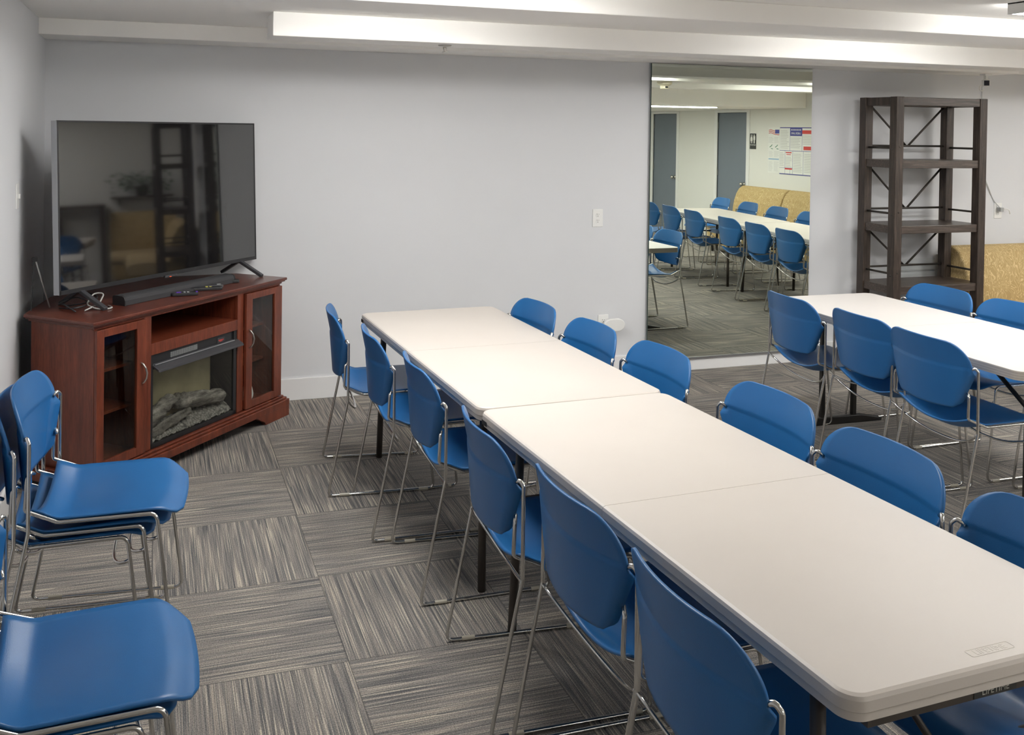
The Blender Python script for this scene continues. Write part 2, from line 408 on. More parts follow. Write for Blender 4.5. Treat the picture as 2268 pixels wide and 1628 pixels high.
for y, z, rowname, xs in ((-1.96, ZC, 'between the first two boxed beams', (1.70, 4.72, 7.60)), (-3.0, ZC, 'between the second and third boxed beams', (1.70, 4.72, 7.60)),
                          (-5.45, ZLOW, 'of the lowered ceiling pair, the left added unseen as fill', (3.9, 7.30)), (-6.9, ZLOW, 'added out of view to brighten the entrance side', (6.9,)), (-8.3, ZLOW, 'added out of view by the front wall as fill', (3.6, 6.6))):  # front wall, entrance and left lowered lights are unseen, added as fill
    for i, x in enumerate(xs):
        place = ('' if len(xs) == 1 else ', ' + (('left', 'middle', 'right') if len(xs) == 3 else ('left', 'right'))[i] + ' one')
        lamp_fixture(x, y, z, d=0.048 if z > 2.2 else 0.014, label='flat white fluorescent ceiling light ' + rowname + place)

# ------------------------------------------------------------------ chairs
def shell_mesh(fn, nu, nv, th):
    """sheet fn(u,v)->point, thickened along normals, closed"""
    bm = bmesh.new(); P = [[Vector(fn(-1 + 2 * i / nu, j / nv)) for i in range(nu + 1)] for j in range(nv + 1)]
    def nrm(j, i):
        a = P[j][min(i + 1, nu)] - P[j][max(i - 1, 0)]; c = P[min(j + 1, nv)][i] - P[max(j - 1, 0)][i]
        n = a.cross(c); return n.normalized() if n.length > 1e-9 else Vector((0, 0, 1))
    top = [[bm.verts.new(P[j][i] + nrm(j, i) * th / 2) for i in range(nu + 1)] for j in range(nv + 1)]
    bot = [[bm.verts.new(P[j][i] - nrm(j, i) * th / 2) for i in range(nu + 1)] for j in range(nv + 1)]
    for j in range(nv):
        for i in range(nu):
            bm.faces.new((top[j][i], top[j][i + 1], top[j + 1][i + 1], top[j + 1][i]))
            bm.faces.new((bot[j][i], bot[j + 1][i], bot[j + 1][i + 1], bot[j][i + 1]))
    for j in range(nv):
        bm.faces.new((top[j][0], top[j + 1][0], bot[j + 1][0], bot[j][0])); bm.faces.new((top[j][nu], bot[j][nu], bot[j + 1][nu], top[j + 1][nu]))
    for i in range(nu):
        bm.faces.new((top[0][i], bot[0][i], bot[0][i + 1], top[0][i + 1])); bm.faces.new((top[nv][i], top[nv][i + 1], bot[nv][i + 1], bot[nv][i]))
    return bm
def sm(a, b, t):
    t = max(0, min(1, (t - a) / (b - a))); return t * t * (3 - 2 * t)
def round_u(u, w, d, R):
    """squash the half-width w near an end at distance d, corner radius R"""
    if d >= R: return w
    return w - R + math.sqrt(max(0.0, R * R - (R - d) ** 2))
def back_fn(u, v):
    H0, H1 = 0.548, 0.832
    z = H0 + (H1 - H0) * (1 - (1 - v) ** 1.25 if v > 0.5 else v * (1 - 0.5 ** 1.25) / 0.5)
    t = (z - H0) / (H1 - H0)
    win = 0.168 + 0.084 * min(1.0, t / 0.62)          # where the sides fold forward
    w = min(0.250, win + 0.012)
    w = round_u(u, w, H1 - z, 0.100)
    w = round_u(u, w, (z - H0) + 0.004, 0.035)
    y = u * w
    x = 0.022 + 0.050 * (y / 0.250) ** 2
    x += 0.016 * max(0.0, 0.64 - t) / 0.64            # lower part leans a little forward
    x -= 0.024 * max(0.0, t - 0.62) / 0.38            # upper band leans back from the crease
    x += max(0.0, abs(y) - win) * 1.7
    x -= 0.0045 * (1 - sm(0.60, 0.64, t))             # moulded step across the back
    z2 = z + 0.003 * (1 - (y / 0.235) ** 2) * t - 0.016 * (1 - (y / 0.2) ** 2) * (1 - t)
    return (x, y, z2)
def seat_fn(u, v):
    X0, X1 = 0.088, 0.512
    x = X0 + (X1 - X0) * v
    w = round_u(u, 0.233, (X1 - x) + 0.0008, 0.095)
    w *= 1 - 0.06 * (1 - sm(0.0, 0.25, v))
    y = u * w
    rail = 0.505 + (0.474 - 0.505) * sm(0.0, 0.2, v) if v < 0.2 else 0.474 + 0.004 * sm(0.2, 0.9, v)
    dish = max(0.0, 1 - (y / 0.233) ** 2)
    z = rail + 0.004 - dish * (0.052 * (1 - sm(0.1, 0.75, v)) + 0.008 * (1 - sm(0.8, 1.0, v)))
    z -= 0.034 * sm(0.80, 1.0, v) ** 1.7
    x += 0.018 * dish * sm(0.6, 1.0, v)
    return (x, y, z)
def make_chair():
    t = thing('stacking_chair', 'x', 'chair')
    s = obj('seat', shell_mesh(seat_fn, 24, 30, 0.007), 'blue_plastic', t, smooth=True)
    bk = obj('backrest', shell_mesh(back_fn, 26, 40, 0.008), 'blue_plastic', t, smooth=True)
    r = 0.0061
    for sgn in (-1, 1):
        path = [(0.070, sgn * 0.240, 0.722), (0.080, sgn * 0.258, 0.735), (0.088, sgn * 0.268, 0.720), (0.088, sgn * 0.271, 0.455), (0.0, sgn * 0.267, 0.0075), (0.505, sgn * 0.254, 0.0075),
                (0.446, sgn * 0.241, 0.473), (0.165, sgn * 0.239, 0.468), (0.072, sgn * 0.233, 0.507), (0.076, sgn * 0.231, 0.606), (0.084, sgn * 0.212, 0.616), (0.090, sgn * 0.194, 0.606)]
        rad = [0, .012, .012, .05, .022, .03, .026, .03, .016, .014, .01, 0]
        obj('side_frame', T(fillet(path, rad, 5), r=r, seg=10), 'chrome', t, smooth=True)
        for gx in (0.055, 0.43):
            yy = sgn * (0.267 - 0.013 * gx / 0.5)
            g = obj('glide', T([(gx, yy, 0.0078), (gx + 0.045, yy - sgn * 0.0008, 0.0078)], r=0.0076, seg=10), 'clear_glide', t)
    def bar(x0, z0, dx, dz, yw):
        pts = []
        for k in range(17):
            q = -1 + k / 8; e = 1 - abs(q) ** 2.6
            pts.append((x0 + dx * e, q * yw, z0 - dz * e))
        return pts
    obj('crossbar', T(bar(0.086, 0.448, 0.055, 0.085, 0.268), r=0.0052), 'chrome', t, smooth=True)
    obj('crossbar', T(bar(0.455, 0.40, -0.06, 0.06, 0.242), r=0.0052), 'chrome', t, smooth=True)
    return t
chair0 = make_chair(); _first = [True]
def place_chair(x, y, rz, label, group, z=0.0):
    if _first[0]: c = chair0; _first[0] = False
    else: c = copy_tree(chair0)
    c.location = (x, y, z); c.rotation_euler = (0, 0, math.radians(rz)); c['label'] = label; c['group'] = group
    return c
def center(x, y, rz):   # chair origin is mid rear, facing +X local
    return x, y
# left side of the long cream tables (seats face +X)
L_AB = [(1.427, -1.378, -6.6), (1.500, -1.915, -2.8), (1.553, -2.485, -2.2), (1.549, -3.275, -3.0), (1.590, -3.850, 1.0), (1.590, -4.395, -1)]
L_TXT = ['blue stacking chair nearest the television cabinet, at the far left table corner',
         'second blue chair from the back wall, cabinet side of the cream tables',
         'third blue chair from the back wall, cabinet side, before the cream table joint',
         'fourth blue chair on the cabinet side, beside the joint with the near cream table',
         'large blue chair on the cabinet side, second from the near table end',
         'nearest blue chair, cut by the photo bottom, left of the near table corner']
for (x, y, a), tx in zip(L_AB, L_TXT): place_chair(x, y, a, tx, 'blue chairs along the cabinet side of the cream tables')
R_AB = [(2.54, -1.48, 184), (2.60, -2.04, 182), (2.66, -2.57, 181), (2.70, -3.27, 180), (2.69, -3.82, 179), (2.70, -4.37, 180)]
R_TXT = ['smallest blue chair back peeking over the far cream table, nearest the wall',
         'blue chair back peeking over the cream table below the low wall outlet',
         'blue chair back over the cream table corner, left of the mirror bottom',
         'blue chair back just after the cream table joint, aisle side',
         'large blue chair back beside the fold seam of the near cream table, aisle side',
         'blue chair cut by the right photo edge, behind the near cream table']
for (x, y, a), tx in zip(R_AB, R_TXT): place_chair(x, y, a, tx, 'blue chairs along the aisle side of the cream tables')
L_C = [(3.932, -1.595, -4), (3.95, -2.14, -3), (3.906, -2.61, -3)]
L_CT = ['blue chair in front of the mirror corner, beside the white laminate table',
        'middle blue chair of three seen from behind along the white laminate table',
        'nearest of three blue chairs seen from behind along the white laminate table']
for (x, y, a), tx in zip(L_C, L_CT): place_chair(x, y, a, tx, 'blue chairs on the near side of the white laminate table')
R_C = [(5.08, -1.60, 180), (5.08, -2.13, 180), (5.12, -2.76, 178)]
R_CT = ['blue chair back just below the dark shelf unit, behind the laminate table',
        'blue chair back below the gold sofa, far side of the laminate table',
        'blue chair whose seat alone shows under the white laminate table']
for (x, y, a), tx in zip(R_C, R_CT): place_chair(x, y, a, tx, 'blue chairs on the far side of the white laminate table')
# stacks by the left wall
for i, (x, z) in enumerate(((0.107, 0.0), (0.157, 0.033), (0.203, 0.070))):
    place_chair(x, -2.725, (-1.5, -2.5, -4)[i], '%s blue chair in the stack of three near the television cabinet' % ('bottom', 'middle', 'top')[i], 'far stack of blue chairs by the left wall', z)
for i, (x, z) in enumerate(((0.155, 0.0), (0.203, 0.030))):
    place_chair(x - 0.008, -3.735, 2, '%s blue chair in the near stack of two at the bottom left' % ('lower', 'upper')[i], 'near stack of blue chairs by the left wall', z)
# third row, seen in the mirror
A3 = 6.5; ca, sa = math.cos(math.radians(A3)), math.sin(math.radians(A3))
def row3(a, b): # a across (right), b toward camera from the head of the row
    return (6.78 + a * ca + b * sa, -1.15 + a * sa - b * ca)
for k, b_ in enumerate((0.27, 0.87, 1.47, 2.34, 2.98, 3.62)):
    x, y = row3(-0.64, b_); o = ('nearest the mirror', 'second from the mirror', 'third from the mirror', 'fourth from the mirror, just past the table joint', 'fifth from the mirror', 'farthest from the mirror')[k]
    place_chair(x, y, A3, 'mirrored blue chair, back towards us, ' + o, 'mirrored row of blue chairs with backs to us')
for k, b_ in enumerate((1.10, 1.97, 2.68, 3.40, 4.15)):
    x, y = row3(0.72, b_); o = ('nearest the mirror', 'second from the mirror', 'third from the mirror', 'fourth from the mirror', 'farthest, below the grey door')[k]
    place_chair(x, y, 180 + A3, 'mirrored blue chair between white table and gold sofas, ' + o, 'mirrored row of blue chairs by the gold sofas')

# ------------------------------------------------------------------ tables
def top_half(bm, x0, y0, x1, y1, corners, z1, th, r=0.045, lip=0.012):
    """edge-rounded slab"""
    lay = [(0.010, 0.0), (0.003, -0.003), (0.0, -0.010), (0.0, -0.030), (0.004, -0.034), (0.004, -th + 0.003), (0.010, -th)]
    rings = []
    for ins, dz in lay:
        rings.append([bm.verts.new((px, py, z1 + dz)) for px, py in rrect(x0 + (ins if (corners[0] or corners[3]) else ins), y0 + (ins if corners[0] else 0.0), x1 - ins, y1 - (ins if corners[2] else 0.0), r - ins * 0.6, 12, corners)])
    for A, Bq in zip(rings, rings[1:]):
        n = len(A)
        for i in range(n): bm.faces.new((A[i], A[(i + 1) % n], Bq[(i + 1) % n], Bq[i]))
    bm.faces.new(rings[0]); bm.faces.new(rings[-1][::-1])
LT, WT, HT = 1.829, 0.762, 0.737
def plastic_table(x, y, rz, label, logo=False, grp='cream plastic folding tables'):
    t = thing('folding_table', label, 'table', (x, y, 0), rz, grp)
    h = WT / 2
    for a, b_, cs in ((-LT / 2 + 0.0008, 0.0, (0, 0, 1, 1)), (-LT, -LT / 2 - 0.0008, (1, 1, 0, 0))):
        bm = bmesh.new(); top_half(bm, -h, a, h, b_, cs, HT, 0.052)
        obj('tabletop_half', bm, 'table_plastic', t, smooth='auto', bevel=0.0)
    for sx in (-1, 1):
        for ye in (-0.055,):
            obj('latch_slot', B(((sx * h - 0.002, ye - 0.022, HT - 0.040), (sx * (h) + sx * 0.0012, ye + 0.022, HT - 0.024))), 'dark_hole', t, bevel=0.0)
    # steel side rails and leg frames
    obj('side_rail', B(((-h + 0.07, -LT + 0.05, HT - 0.075), (-h + 0.095, -0.05, HT - 0.050))), 'brown_steel', t)
    obj('side_rail', B(((h - 0.095, -LT + 0.05, HT - 0.075), (h - 0.07, -0.05, HT - 0.050))), 'brown_steel', t)
    for ye, out in ((-0.15, 1), (-LT + 0.15, -1)):
        for sx in (-1, 1):
            obj('leg', T([(sx * (h - 0.085), ye - out * 0.03, HT - 0.06), (sx * (h - 0.075), ye, 0.0)], r=0.0155, seg=14), 'brown_steel', t, smooth=True)
        obj('end_rail', B(((-h + 0.06, ye + out * 0.105, HT - 0.074), (h - 0.06, ye + out * 0.130, HT - 0.048))), 'brown_steel', t)
        obj('leg_brace', T([(0, ye - out * 0.004, 0.46), (0, ye - out * 0.34, HT - 0.07)], r=0.008), 'brown_steel', t, smooth=True)
        obj('leg_crossbar', T([(-h + 0.08, ye - out * 0.004, 0.46), (h - 0.08, ye - out * 0.004, 0.46)], r=0.010), 'brown_steel', t, smooth=True)
    if logo:
        bm = bmesh.new()
        cx, cy = 0.0, -LT + 0.042
        M = Matrix.Translation((cx, cy, HT + 0.0002))
        add_bm(bm, text_bm('LIFETIME', 0.021, 0.0002, M))
        o = rrect(cx - 0.055, cy - 0.011, cx + 0.055, cy + 0.011, 0.004, 3)
        tube(bm, [(a, b2, HT + 0.0002) for a, b2 in o], 0.0005, 4, closed=True)
        obj('embossed_logo', bm, 'emboss_beige', t)
        yl = -LT + 0.15 - 0.130 - 0.0006
        bm = B(((-0.065, yl - 0.0006, HT - 0.073), (0.045, yl, HT - 0.052)))
        obj('maker_label', bm, 'sign_black', t)
        M = Matrix.Translation((-0.010, yl - 0.0010, HT - 0.0625)) @ Matrix.Rotation(PI / 2, 4, 'X')
        obj('label_text', text_bm('LIFETIME', 0.0185, 0.0003, M), 'label_silver', t)
    return t
plastic_table(2.0465, -1.016, 0.032, 'far cream plastic folding table with its end towards the back wall')
plastic_table(2.100, -2.849, 0.041, 'near cream plastic folding table with moulded lettering at its near end', True)

def laminate_table(x, y, rz, label, grp=None):
    t = thing('folding_table', label, 'table', (x, y, 0), rz, grp)
    h = WT / 2
    for a, b_, cs in ((-LT / 2 + 0.001, 0.0, (0, 0, 1, 1)), (-LT, -LT / 2 - 0.001, (1, 1, 0, 0))):
        bm = bmesh.new(); prism(bm, rrect(-h, a, h, b_, 0.05, 6, cs), HT - 0.040, HT - 0.0015)
        obj('table_edge', bm, 'grooved_edge', t)
        bm = bmesh.new(); prism(bm, rrect(-h + 0.002, a + (0.002 if cs[0] else 0), h - 0.002, b_ - (0.002 if cs[2] else 0), 0.048, 6, cs), HT - 0.0015, HT)
        obj('tabletop_half', bm, 'table_laminate', t)
    for sx in (-1, 1): obj('edge_clip', B(((sx * h - 0.004, -LT * 0.40, HT - 0.038), (sx * (h + 0.003), -LT * 0.40 + 0.06, HT - 0.006))), 'black_steel', t, bevel=0.003)
    for ye, out in ((-0.20, 1), (-LT + 0.20, -1)):
        for sx in (-1, 1):
            obj('leg', B(((sx * 0.112 - 0.014, ye - 0.014, 0.035), (sx * 0.112 + 0.014, ye + 0.014, HT - 0.04))), 'black_steel', t, bevel=0.004)
        bm = bmesh.new()
        prof = [(-0.31, 0.0), (0.31, 0.0), (0.31, 0.018), (0.16, 0.048), (-0.16, 0.048), (-0.31, 0.018)]
        M = Matrix.Translation((0, ye + 0.018, 0)) @ Matrix.Rotation(PI / 2, 4, 'X')
        prism(bm, prof, 0.0, 0.036, M)
        obj('foot_bar', bm, 'black_steel', t, bevel=0.006)
        obj('leg_brace', T([(0, ye - out * 0.012, 0.40), (0, ye - out * 0.42, HT - 0.045)], r=0.011), 'black_steel', t, smooth=True)
        obj('leg_crossbar', B(((-0.11, ye - 0.01, 0.36), (0.11, ye + 0.01, 0.40))), 'black_steel', t)
    return t
laminate_table(4.509, -1.163, -0.015, 'white laminate folding table with grooved edge and black pedestal legs, right of the mirror')
for b_, tx in ((0.0, 'nearer'), (1.87, 'farther')):
    x, y = row3(0.0, b_)
    plastic_table(x, y, math.radians(A3), 'white folding table seen in the mirror, the %s of the two' % tx, False, 'white tables seen in the mirror')

# ------------------------------------------------------------------ mirror on the back wall
t = thing('wall_mirror', 'tall frameless wall mirror reaching from baseboard to ceiling beam', 'mirror', (0, 0, 0))
obj('mirror_glass', B(((3.957, -0.024, 0.098), (5.322, -0.018, 2.219))), ['mirror_silver'], t)
obj('mirror_backing', B(((3.954, -0.0178, 0.095), (5.325, -0.0145, 2.2195))), 'mirror_edge', t)
obj('bottom_channel', B(((3.97, -0.030, 0.086), (5.315, -0.0145, 0.098))), 'silver_trim', t)

# ------------------------------------------------------------------ wall fittings
def wall_outlet(x, z, label, plugs=True):
    t = thing('wall_outlet', label, 'outlet', (x, 0, z))
    obj('cover_plate', B(((-0.04, -0.006, -0.0625), (0.04, 0, 0.0625))), 'white_plastic', t, bevel=0.003)
    for dz in (0.021, -0.021):
        bm = bmesh.new(); M = Matrix.Translation((0, -0.0085, dz)) @ Matrix.Rotation(PI / 2, 4, 'X')
        prism(bm, rrect(-0.0145, -0.0155, 0.0145, 0.0155, 0.009, 5), -0.003, 0.0, M)
        f = obj('receptacle', bm, 'white_plastic', t, bevel=0.001)
        obj('slot', B(((-0.0075, -0.0092, dz + 0.002), (-0.0055, -0.008, dz + 0.010)), ((0.0055, -0.0092, dz + 0.003), (0.0075, -0.008, dz + 0.009)), ((-0.0022, -0.0092, dz - 0.0095), (0.0022, -0.008, dz - 0.005))), 'dark_hole', f)
    return t
wall_outlet(3.56, 1.12, 'white double outlet at mid height on the wall left of the mirror')
wall_outlet(3.615, 0.375, 'low white outlet with a round device plugged in, behind the chair backs')
wall_outlet(7.185, 1.12, 'white outlet right of the dark shelf unit with a charger plugged in')
# plug-in device
t = thing('plug_in_diffuser', 'white oval plug-in device sticking out of the low outlet', 'air freshener', (3.665, -0.012, 0.375))
bm = bmesh.new(); M = Matrix.Rotation(PI / 2, 4, 'X')
pts = [(0.060 * math.cos(a) + 0.022 * (1 if math.cos(a) > 0 else -1), 0.045 * math.sin(a)) for a in [2 * PI * k / 28 for k in range(28)]]
prism(bm, pts, 0.045, 0.075, M); obj('body', bm, 'white_plastic', t, smooth=False, bevel=0.006, seg=3)
obj('plug', B(((-0.05, -0.05, -0.015), (-0.01, 0.0, 0.02))), 'grey_plastic', t, bevel=0.004)
# charger + security camera + cable
t = thing('charger', 'small white charger block in the right wall outlet', 'charger', (7.185, -0.012, 1.115))
obj('block', B(((-0.022, -0.04, 0.0), (0.014, 0.0, 0.034))), 'grey_plastic', t, bevel=0.004)
obj('plug_tip', T([(0.02, -0.01, 0.02), (0.05, -0.03, 0.026), (0.078, -0.03, 0.012), (0.088, -0.03, -0.02)], r=0.004), 'white_plastic', t, smooth=True)
t = thing('security_camera', 'small white cube security camera hung under the beam end', 'camera', (6.82, -0.20, 2.222))
obj('mount', B(((-0.035, -0.028, -0.014), (0.035, 0.028, 0.0))), 'white_plastic', t, bevel=0.003)
obj('mount_post', B(((-0.012, -0.012, -0.045), (0.012, 0.012, -0.012))), 'white_plastic', t, bevel=0.003)
h_ = obj('camera_body', B(((-0.026, -0.036, -0.100), (0.026, 0.026, -0.044)), M=Matrix.Rotation(math.radians(-35), 4, 'Z')), 'white_plastic', t, bevel=0.007, seg=3)
obj('lens_face', B(((-0.019, -0.0375, -0.093), (0.019, -0.035, -0.053)), M=Matrix.Rotation(math.radians(-35), 4, 'Z')), 'lens_dark', h_, bevel=0.0)
obj('cable_loop', T(fillet([(0.0, 0.026, -0.08), (-0.03, 0.03, -0.10), (-0.05, 0.01, -0.125), (-0.02, 0.02, -0.135), (0.02, 0.03, -0.12)], 0.02), r=0.0035), 'white_plastic', t, smooth=True)
t = obj('camera_cable', T(fillet([(6.98, -0.012, 2.18), (6.99, -0.006, 1.8), (6.98, -0.006, 1.5), (7.13, -0.006, 1.21), (7.18, -0.02, 1.152)], 0.2, 6), fillet([(6.995, -0.006, 1.7), (7.03, -0.006, 1.38), (7.10, -0.006, 1.26), (7.15, -0.006, 1.19), (7.175, -0.03, 1.150)], 0.05, 4), r=0.0022, seg=6), 'grey_cable')
tag(t, 'thin white cable running down the wall beside the dark shelf unit', 'cable')
# light switch on left wall
t = thing('light_switch', 'white light switch plate on the left wall near the corner', 'switch', (0, -1.15, 1.39))
obj('cover_plate', B(((0, -0.04, -0.06), (0.006, 0.04, 0.06))), 'white_plastic', t, bevel=0.002)
obj('toggle', B(((0.006, -0.006, -0.012), (0.016, 0.006, 0.010))), 'white_plastic', t, bevel=0.002)
# sprinkler
t = thing('sprinkler_head', 'small white and brass sprinkler head under the boxed beam', 'sprinkler', (2.11, -1.06, 2.190))
bm = bmesh.new(); lathe(bm, [(0.001, 0), (0.038, 0), (0.034, -0.006), (0.012, -0.010), (0.001, -0.011)], 24); obj('escutcheon', bm, 'nickel', t, smooth=True)
bm = bmesh.new(); lathe(bm, [(0.001, -0.009), (0.009, -0.009), (0.010, -0.022), (0.006, -0.024), (0.006, -0.034), (0.016, -0.036), (0.016, -0.039), (0.001, -0.040)], 16); obj('nozzle', bm, 'nickel', t, smooth=True)
# smoke detector seen in the mirror
t = thing('smoke_detector', 'cream smoke detector on the ceiling, seen in the mirror', 'smoke detector', (5.35, -2.29, 2.222))
bm = bmesh.new(); lathe(bm, [(0.001, 0), (0.075, 0), (0.075, -0.012), (0.068, -0.030), (0.045, -0.040), (0.001, -0.040)], 28); obj('base', bm, 'cream_plastic', t, smooth=False)
bm = bmesh.new(); lathe(bm, [(0.001, -0.040), (0.042, -0.040), (0.042, -0.068), (0.036, -0.074), (0.001, -0.074)], 28); obj('sensor_cap', bm, 'cream_plastic', t)
obj('indicator_window', B(((-0.014, 0.039, -0.064), (0.014, 0.0435, -0.048))), 'dark_hole', t)

# restroom sign and posters on right wall (seen in the mirror)
t = thing('restroom_sign', 'black restroom sign with white man and woman figures beside the grey door', 'sign', (XR, -6.04, 1.60))
Mx = Matrix.Rotation(-PI / 2, 4, 'Z')   # local x -> -Y ; faces -X after building in XZ plane facing -Y
def on_wall(bm): bmesh.ops.transform(bm, matrix=Mx, verts=bm.verts[:]); return bm
obj('sign_plate', on_wall(B(((-0.076, -0.005, -0.115), (0.076, 0, 0.115)))), 'sign_black', t, bevel=0.004)
def figure(cx, skirt):
    bm = bmesh.new(); M = Matrix.Translation((cx, -0.0056, 0.0)) @ Matrix.Rotation(PI / 2, 4, 'X')
    c = [(0.010 * math.cos(a), 0.090 + 0.010 * math.sin(a)) for a in [2 * PI * k / 14 for k in range(14)]]
    prism(bm, c, 0, 0.001, M)
    if skirt: body = [(-0.012, 0.075), (0.012, 0.075), (0.026, 0.025), (0.020, 0.025), (0.022, 0.0), (0.009, 0.0), (0.009, -0.030), (-0.009, -0.030), (-0.009, 0.0), (-0.022, 0.0), (-0.020, 0.025), (-0.026, 0.025)]
    else: body = [(-0.020, 0.077), (0.020, 0.077), (0.022, 0.020), (0.016, 0.020), (0.012, 0.035), (0.011, -0.030), (-0.011, -0.030), (-0.012, 0.035), (-0.016, 0.020), (-0.022, 0.020)]
    prism(bm, body, 0, 0.001, M); return on_wall(bm)
obj('man_figure', figure(-0.036, False), 'sign_white', t); obj('woman_figure', figure(0.036, True), 'sign_white', t)
obj('divider', on_wall(B(((-0.0025, -0.0062, -0.03), (0.0025, -0.0052, 0.10)))), 'sign_white', t)
obj('sign_text', on_wall(text_bm('RESTROOM', 0.026, 0.0004, Matrix.Translation((0, -0.006, -0.055)) @ Matrix.Rotation(PI / 2, 4, 'X'))), 'sign_white', t)
rnd = random.Random(3)
def panel(bm, x0, z0, x1, z1, y=-0.003, d=0.0006): box(bm, (-x1, y - d, z0), (-x0, y, z1))
def text_lines(bm, x0, z0, x1, z1, step=0.022, th=0.005):
    z = z1 - step
    while z > z0 + 0.005:
        panel(bm, x0, z, x0 + (x1 - x0) * rnd.uniform(0.7, 1.0), z + th, -0.0036); z -= step
# labour law poster: local x from 0 (left as you face the wall) ; facing the wall, left is +Y... (-X facing): local x -> -Y
t = thing('labor_law_poster', 'large wall poster of printed panels with blue and red headings', 'poster', (XR - 0.001, -5.01, 1.48)); t.scale = (1, 0.81, 1)
obj('sheet', on_wall(B(((-0.48, -0.003, -0.33), (0.48, 0, 0.33)))), 'paper', t)
bm = bmesh.new()
for (a, b_, c, d) in ((-0.48, 0.318, 0.48, 0.33), (-0.48, -0.33, 0.48, -0.318), (-0.48, 0.0, 0.48, 0.006), (-0.20, 0, -0.195, 0.33), (0.12, 0, 0.125, 0.33), (-0.33, -0.33, -0.325, 0), (-0.12, -0.33, -0.115, 0), (0.16, -0.33, 0.165, 0), (-0.48, -0.24, -0.12, -0.236), (-0.19, -0.33, -0.186, -0.24)):
    panel(bm, a, b_, c, d, -0.0031)
obj('panel_rules', on_wall(bm), 'print_blue', t)
bm = bmesh.new(); panel(bm, -0.20, 0.21, 0.12, 0.32, -0.0033); obj('blue_heading', on_wall(bm), 'print_blue', t)
bm = bmesh.new(); add_bm(bm, text_bm('LABOR LAWS', 0.042, 0.0003, Matrix.Translation((0.04, -0.0045, 0.245)) @ Matrix.Rotation(PI / 2, 4, 'X')))
for k in range(7): panel(bm, -0.17 + 0.04 * k, 0.285, -0.15 + 0.04 * k, 0.305, -0.0042)
obj('heading_text', on_wall(bm), 'sign_white', t)
bm = bmesh.new(); panel(bm, 0.125, 0.24, 0.48, 0.29, -0.0033); panel(bm, 0.165, 0.02, 0.48, 0.07, -0.0033); panel(bm, -0.33, -0.26, -0.13, -0.24, -0.0034); panel(bm, -0.31, -0.03, -0.15, -0.015, -0.0034)
panel(bm, -0.29, -0.055, -0.17, -0.045, -0.0034); obj('red_heading', on_wall(bm), 'print_red', t)
bm = bmesh.new()
for (a, b_, c, d) in ((-0.46, 0.02, -0.22, 0.30), (-0.18, 0.02, 0.10, 0.20), (0.14, 0.08, 0.46, 0.23), (-0.47, -0.22, -0.35, -0.01), (-0.31, -0.23, -0.14, -0.07), (-0.10, -0.31, 0.14, -0.02), (0.19, -0.31, 0.46, -0.02)):
    text_lines(bm, a, b_, c, d)
obj('printed_lines', on_wall(bm), 'print_grey', t, )
t = thing('notice_poster', 'narrow white notice with a waving flag strip, left of the big poster', 'poster', (XR - 0.001, -5.535, 1.48)); t.scale = (1, 0.80, 1)
obj('sheet', on_wall(B(((-0.165, -0.002, -0.325), (0.165, 0, 0.325)))), 'paper', t)
bm = bmesh.new()
for k in range(3):
    pts = [(0.15 - 0.03 * i, -0.0026, 0.285 - 0.022 * k + 0.008 * math.sin(i * 0.9)) for i in range(7)]
    tube(bm, pts, 0.0045, 4)
tube(bm, [(-0.03 - 0.02 * i, -0.0026, 0.225 + 0.003 * math.sin(i)) for i in range(7)], 0.0045, 4)
obj('flag_stripes', on_wall(bm), 'print_red', t)
bm = bmesh.new(); panel(bm, 0.03, 0.24, 0.15, 0.295, -0.0026); obj('flag_canton', on_wall(bm), 'print_blue', t)
bm = bmesh.new(); panel(bm, -0.15, -0.135, 0.15, -0.115, -0.0024); obj('pale_blue_band', on_wall(bm), 'print_paleblue', t)
bm = bmesh.new()
for cx in (-0.08, 0.08):
    tube(bm, [(cx - 0.03, -0.0026, 0.08), (cx + 0.0, -0.0026, 0.06), (cx + 0.04, -0.0026, 0.045)], 0.006, 4); tube(bm, [(cx - 0.05, -0.0026, 0.02), (cx + 0.0, -0.0026, 0.025)], 0.005, 4)
obj('small_drawings', on_wall(bm), 'print_green', t)
bm = bmesh.new()
for (a, b_, c, d) in ((-0.15, 0.10, -0.01, 0.20), (0.01, 0.10, 0.15, 0.20), (-0.15, -0.10, -0.01, 0.0), (0.01, -0.10, 0.15, 0.0), (-0.15, -0.31, -0.01, -0.15), (0.01, -0.31, 0.15, -0.15)): text_lines(bm, a, b_, c, d, 0.018, 0.003)
obj('printed_lines', on_wall(bm), 'print_grey', t)

# ------------------------------------------------------------------ television cabinet
CM = Vector((0.863, -0.870)); CA = math.atan2(0.74131621, 0.67115593)
cab = thing('television_cabinet', 'cherry wood corner cabinet with glass doors and built-in electric fireplace', 'cabinet', (CM.x, CM.y, 0), CA)
# local: x along front, y backwards into corner, front edge of the top at y=0
H = 0.83; bw = 0.722; fy = 0.030; dep = 0.43
top_poly = [(-0.755, 0), (0.755, 0), (0.735, 0.36), (0.36, 0.70), (-0.36, 0.70), (-0.755, 0.44)]
def inset_poly(p, d): # crude inset towards centroid along x & y
    return [(x - math.copysign(d, x), (y + d if y < 0.01 else y - d * 0.3)) for x, y in p]
bm = bmesh.new()
prism(bm, top_poly, H - 0.016, H); prism(bm, inset_poly(top_poly, 0.008), H - 0.024, H - 0.016); prism(bm, inset_poly(top_poly, 0.022), H - 0.036, H - 0.024)
obj('top', bm, 'cherry_top', cab, bevel=0.004)
obj('side_panel', B(((-bw, fy, 0.10), (-bw + 0.02, 0.425, H - 0.03))), 'cherry_wood', cab)
obj('side_panel', B(((bw - 0.02, fy, 0.10), (bw, 0.345, H - 0.03))), 'cherry_wood', cab)
bm = bmesh.new()
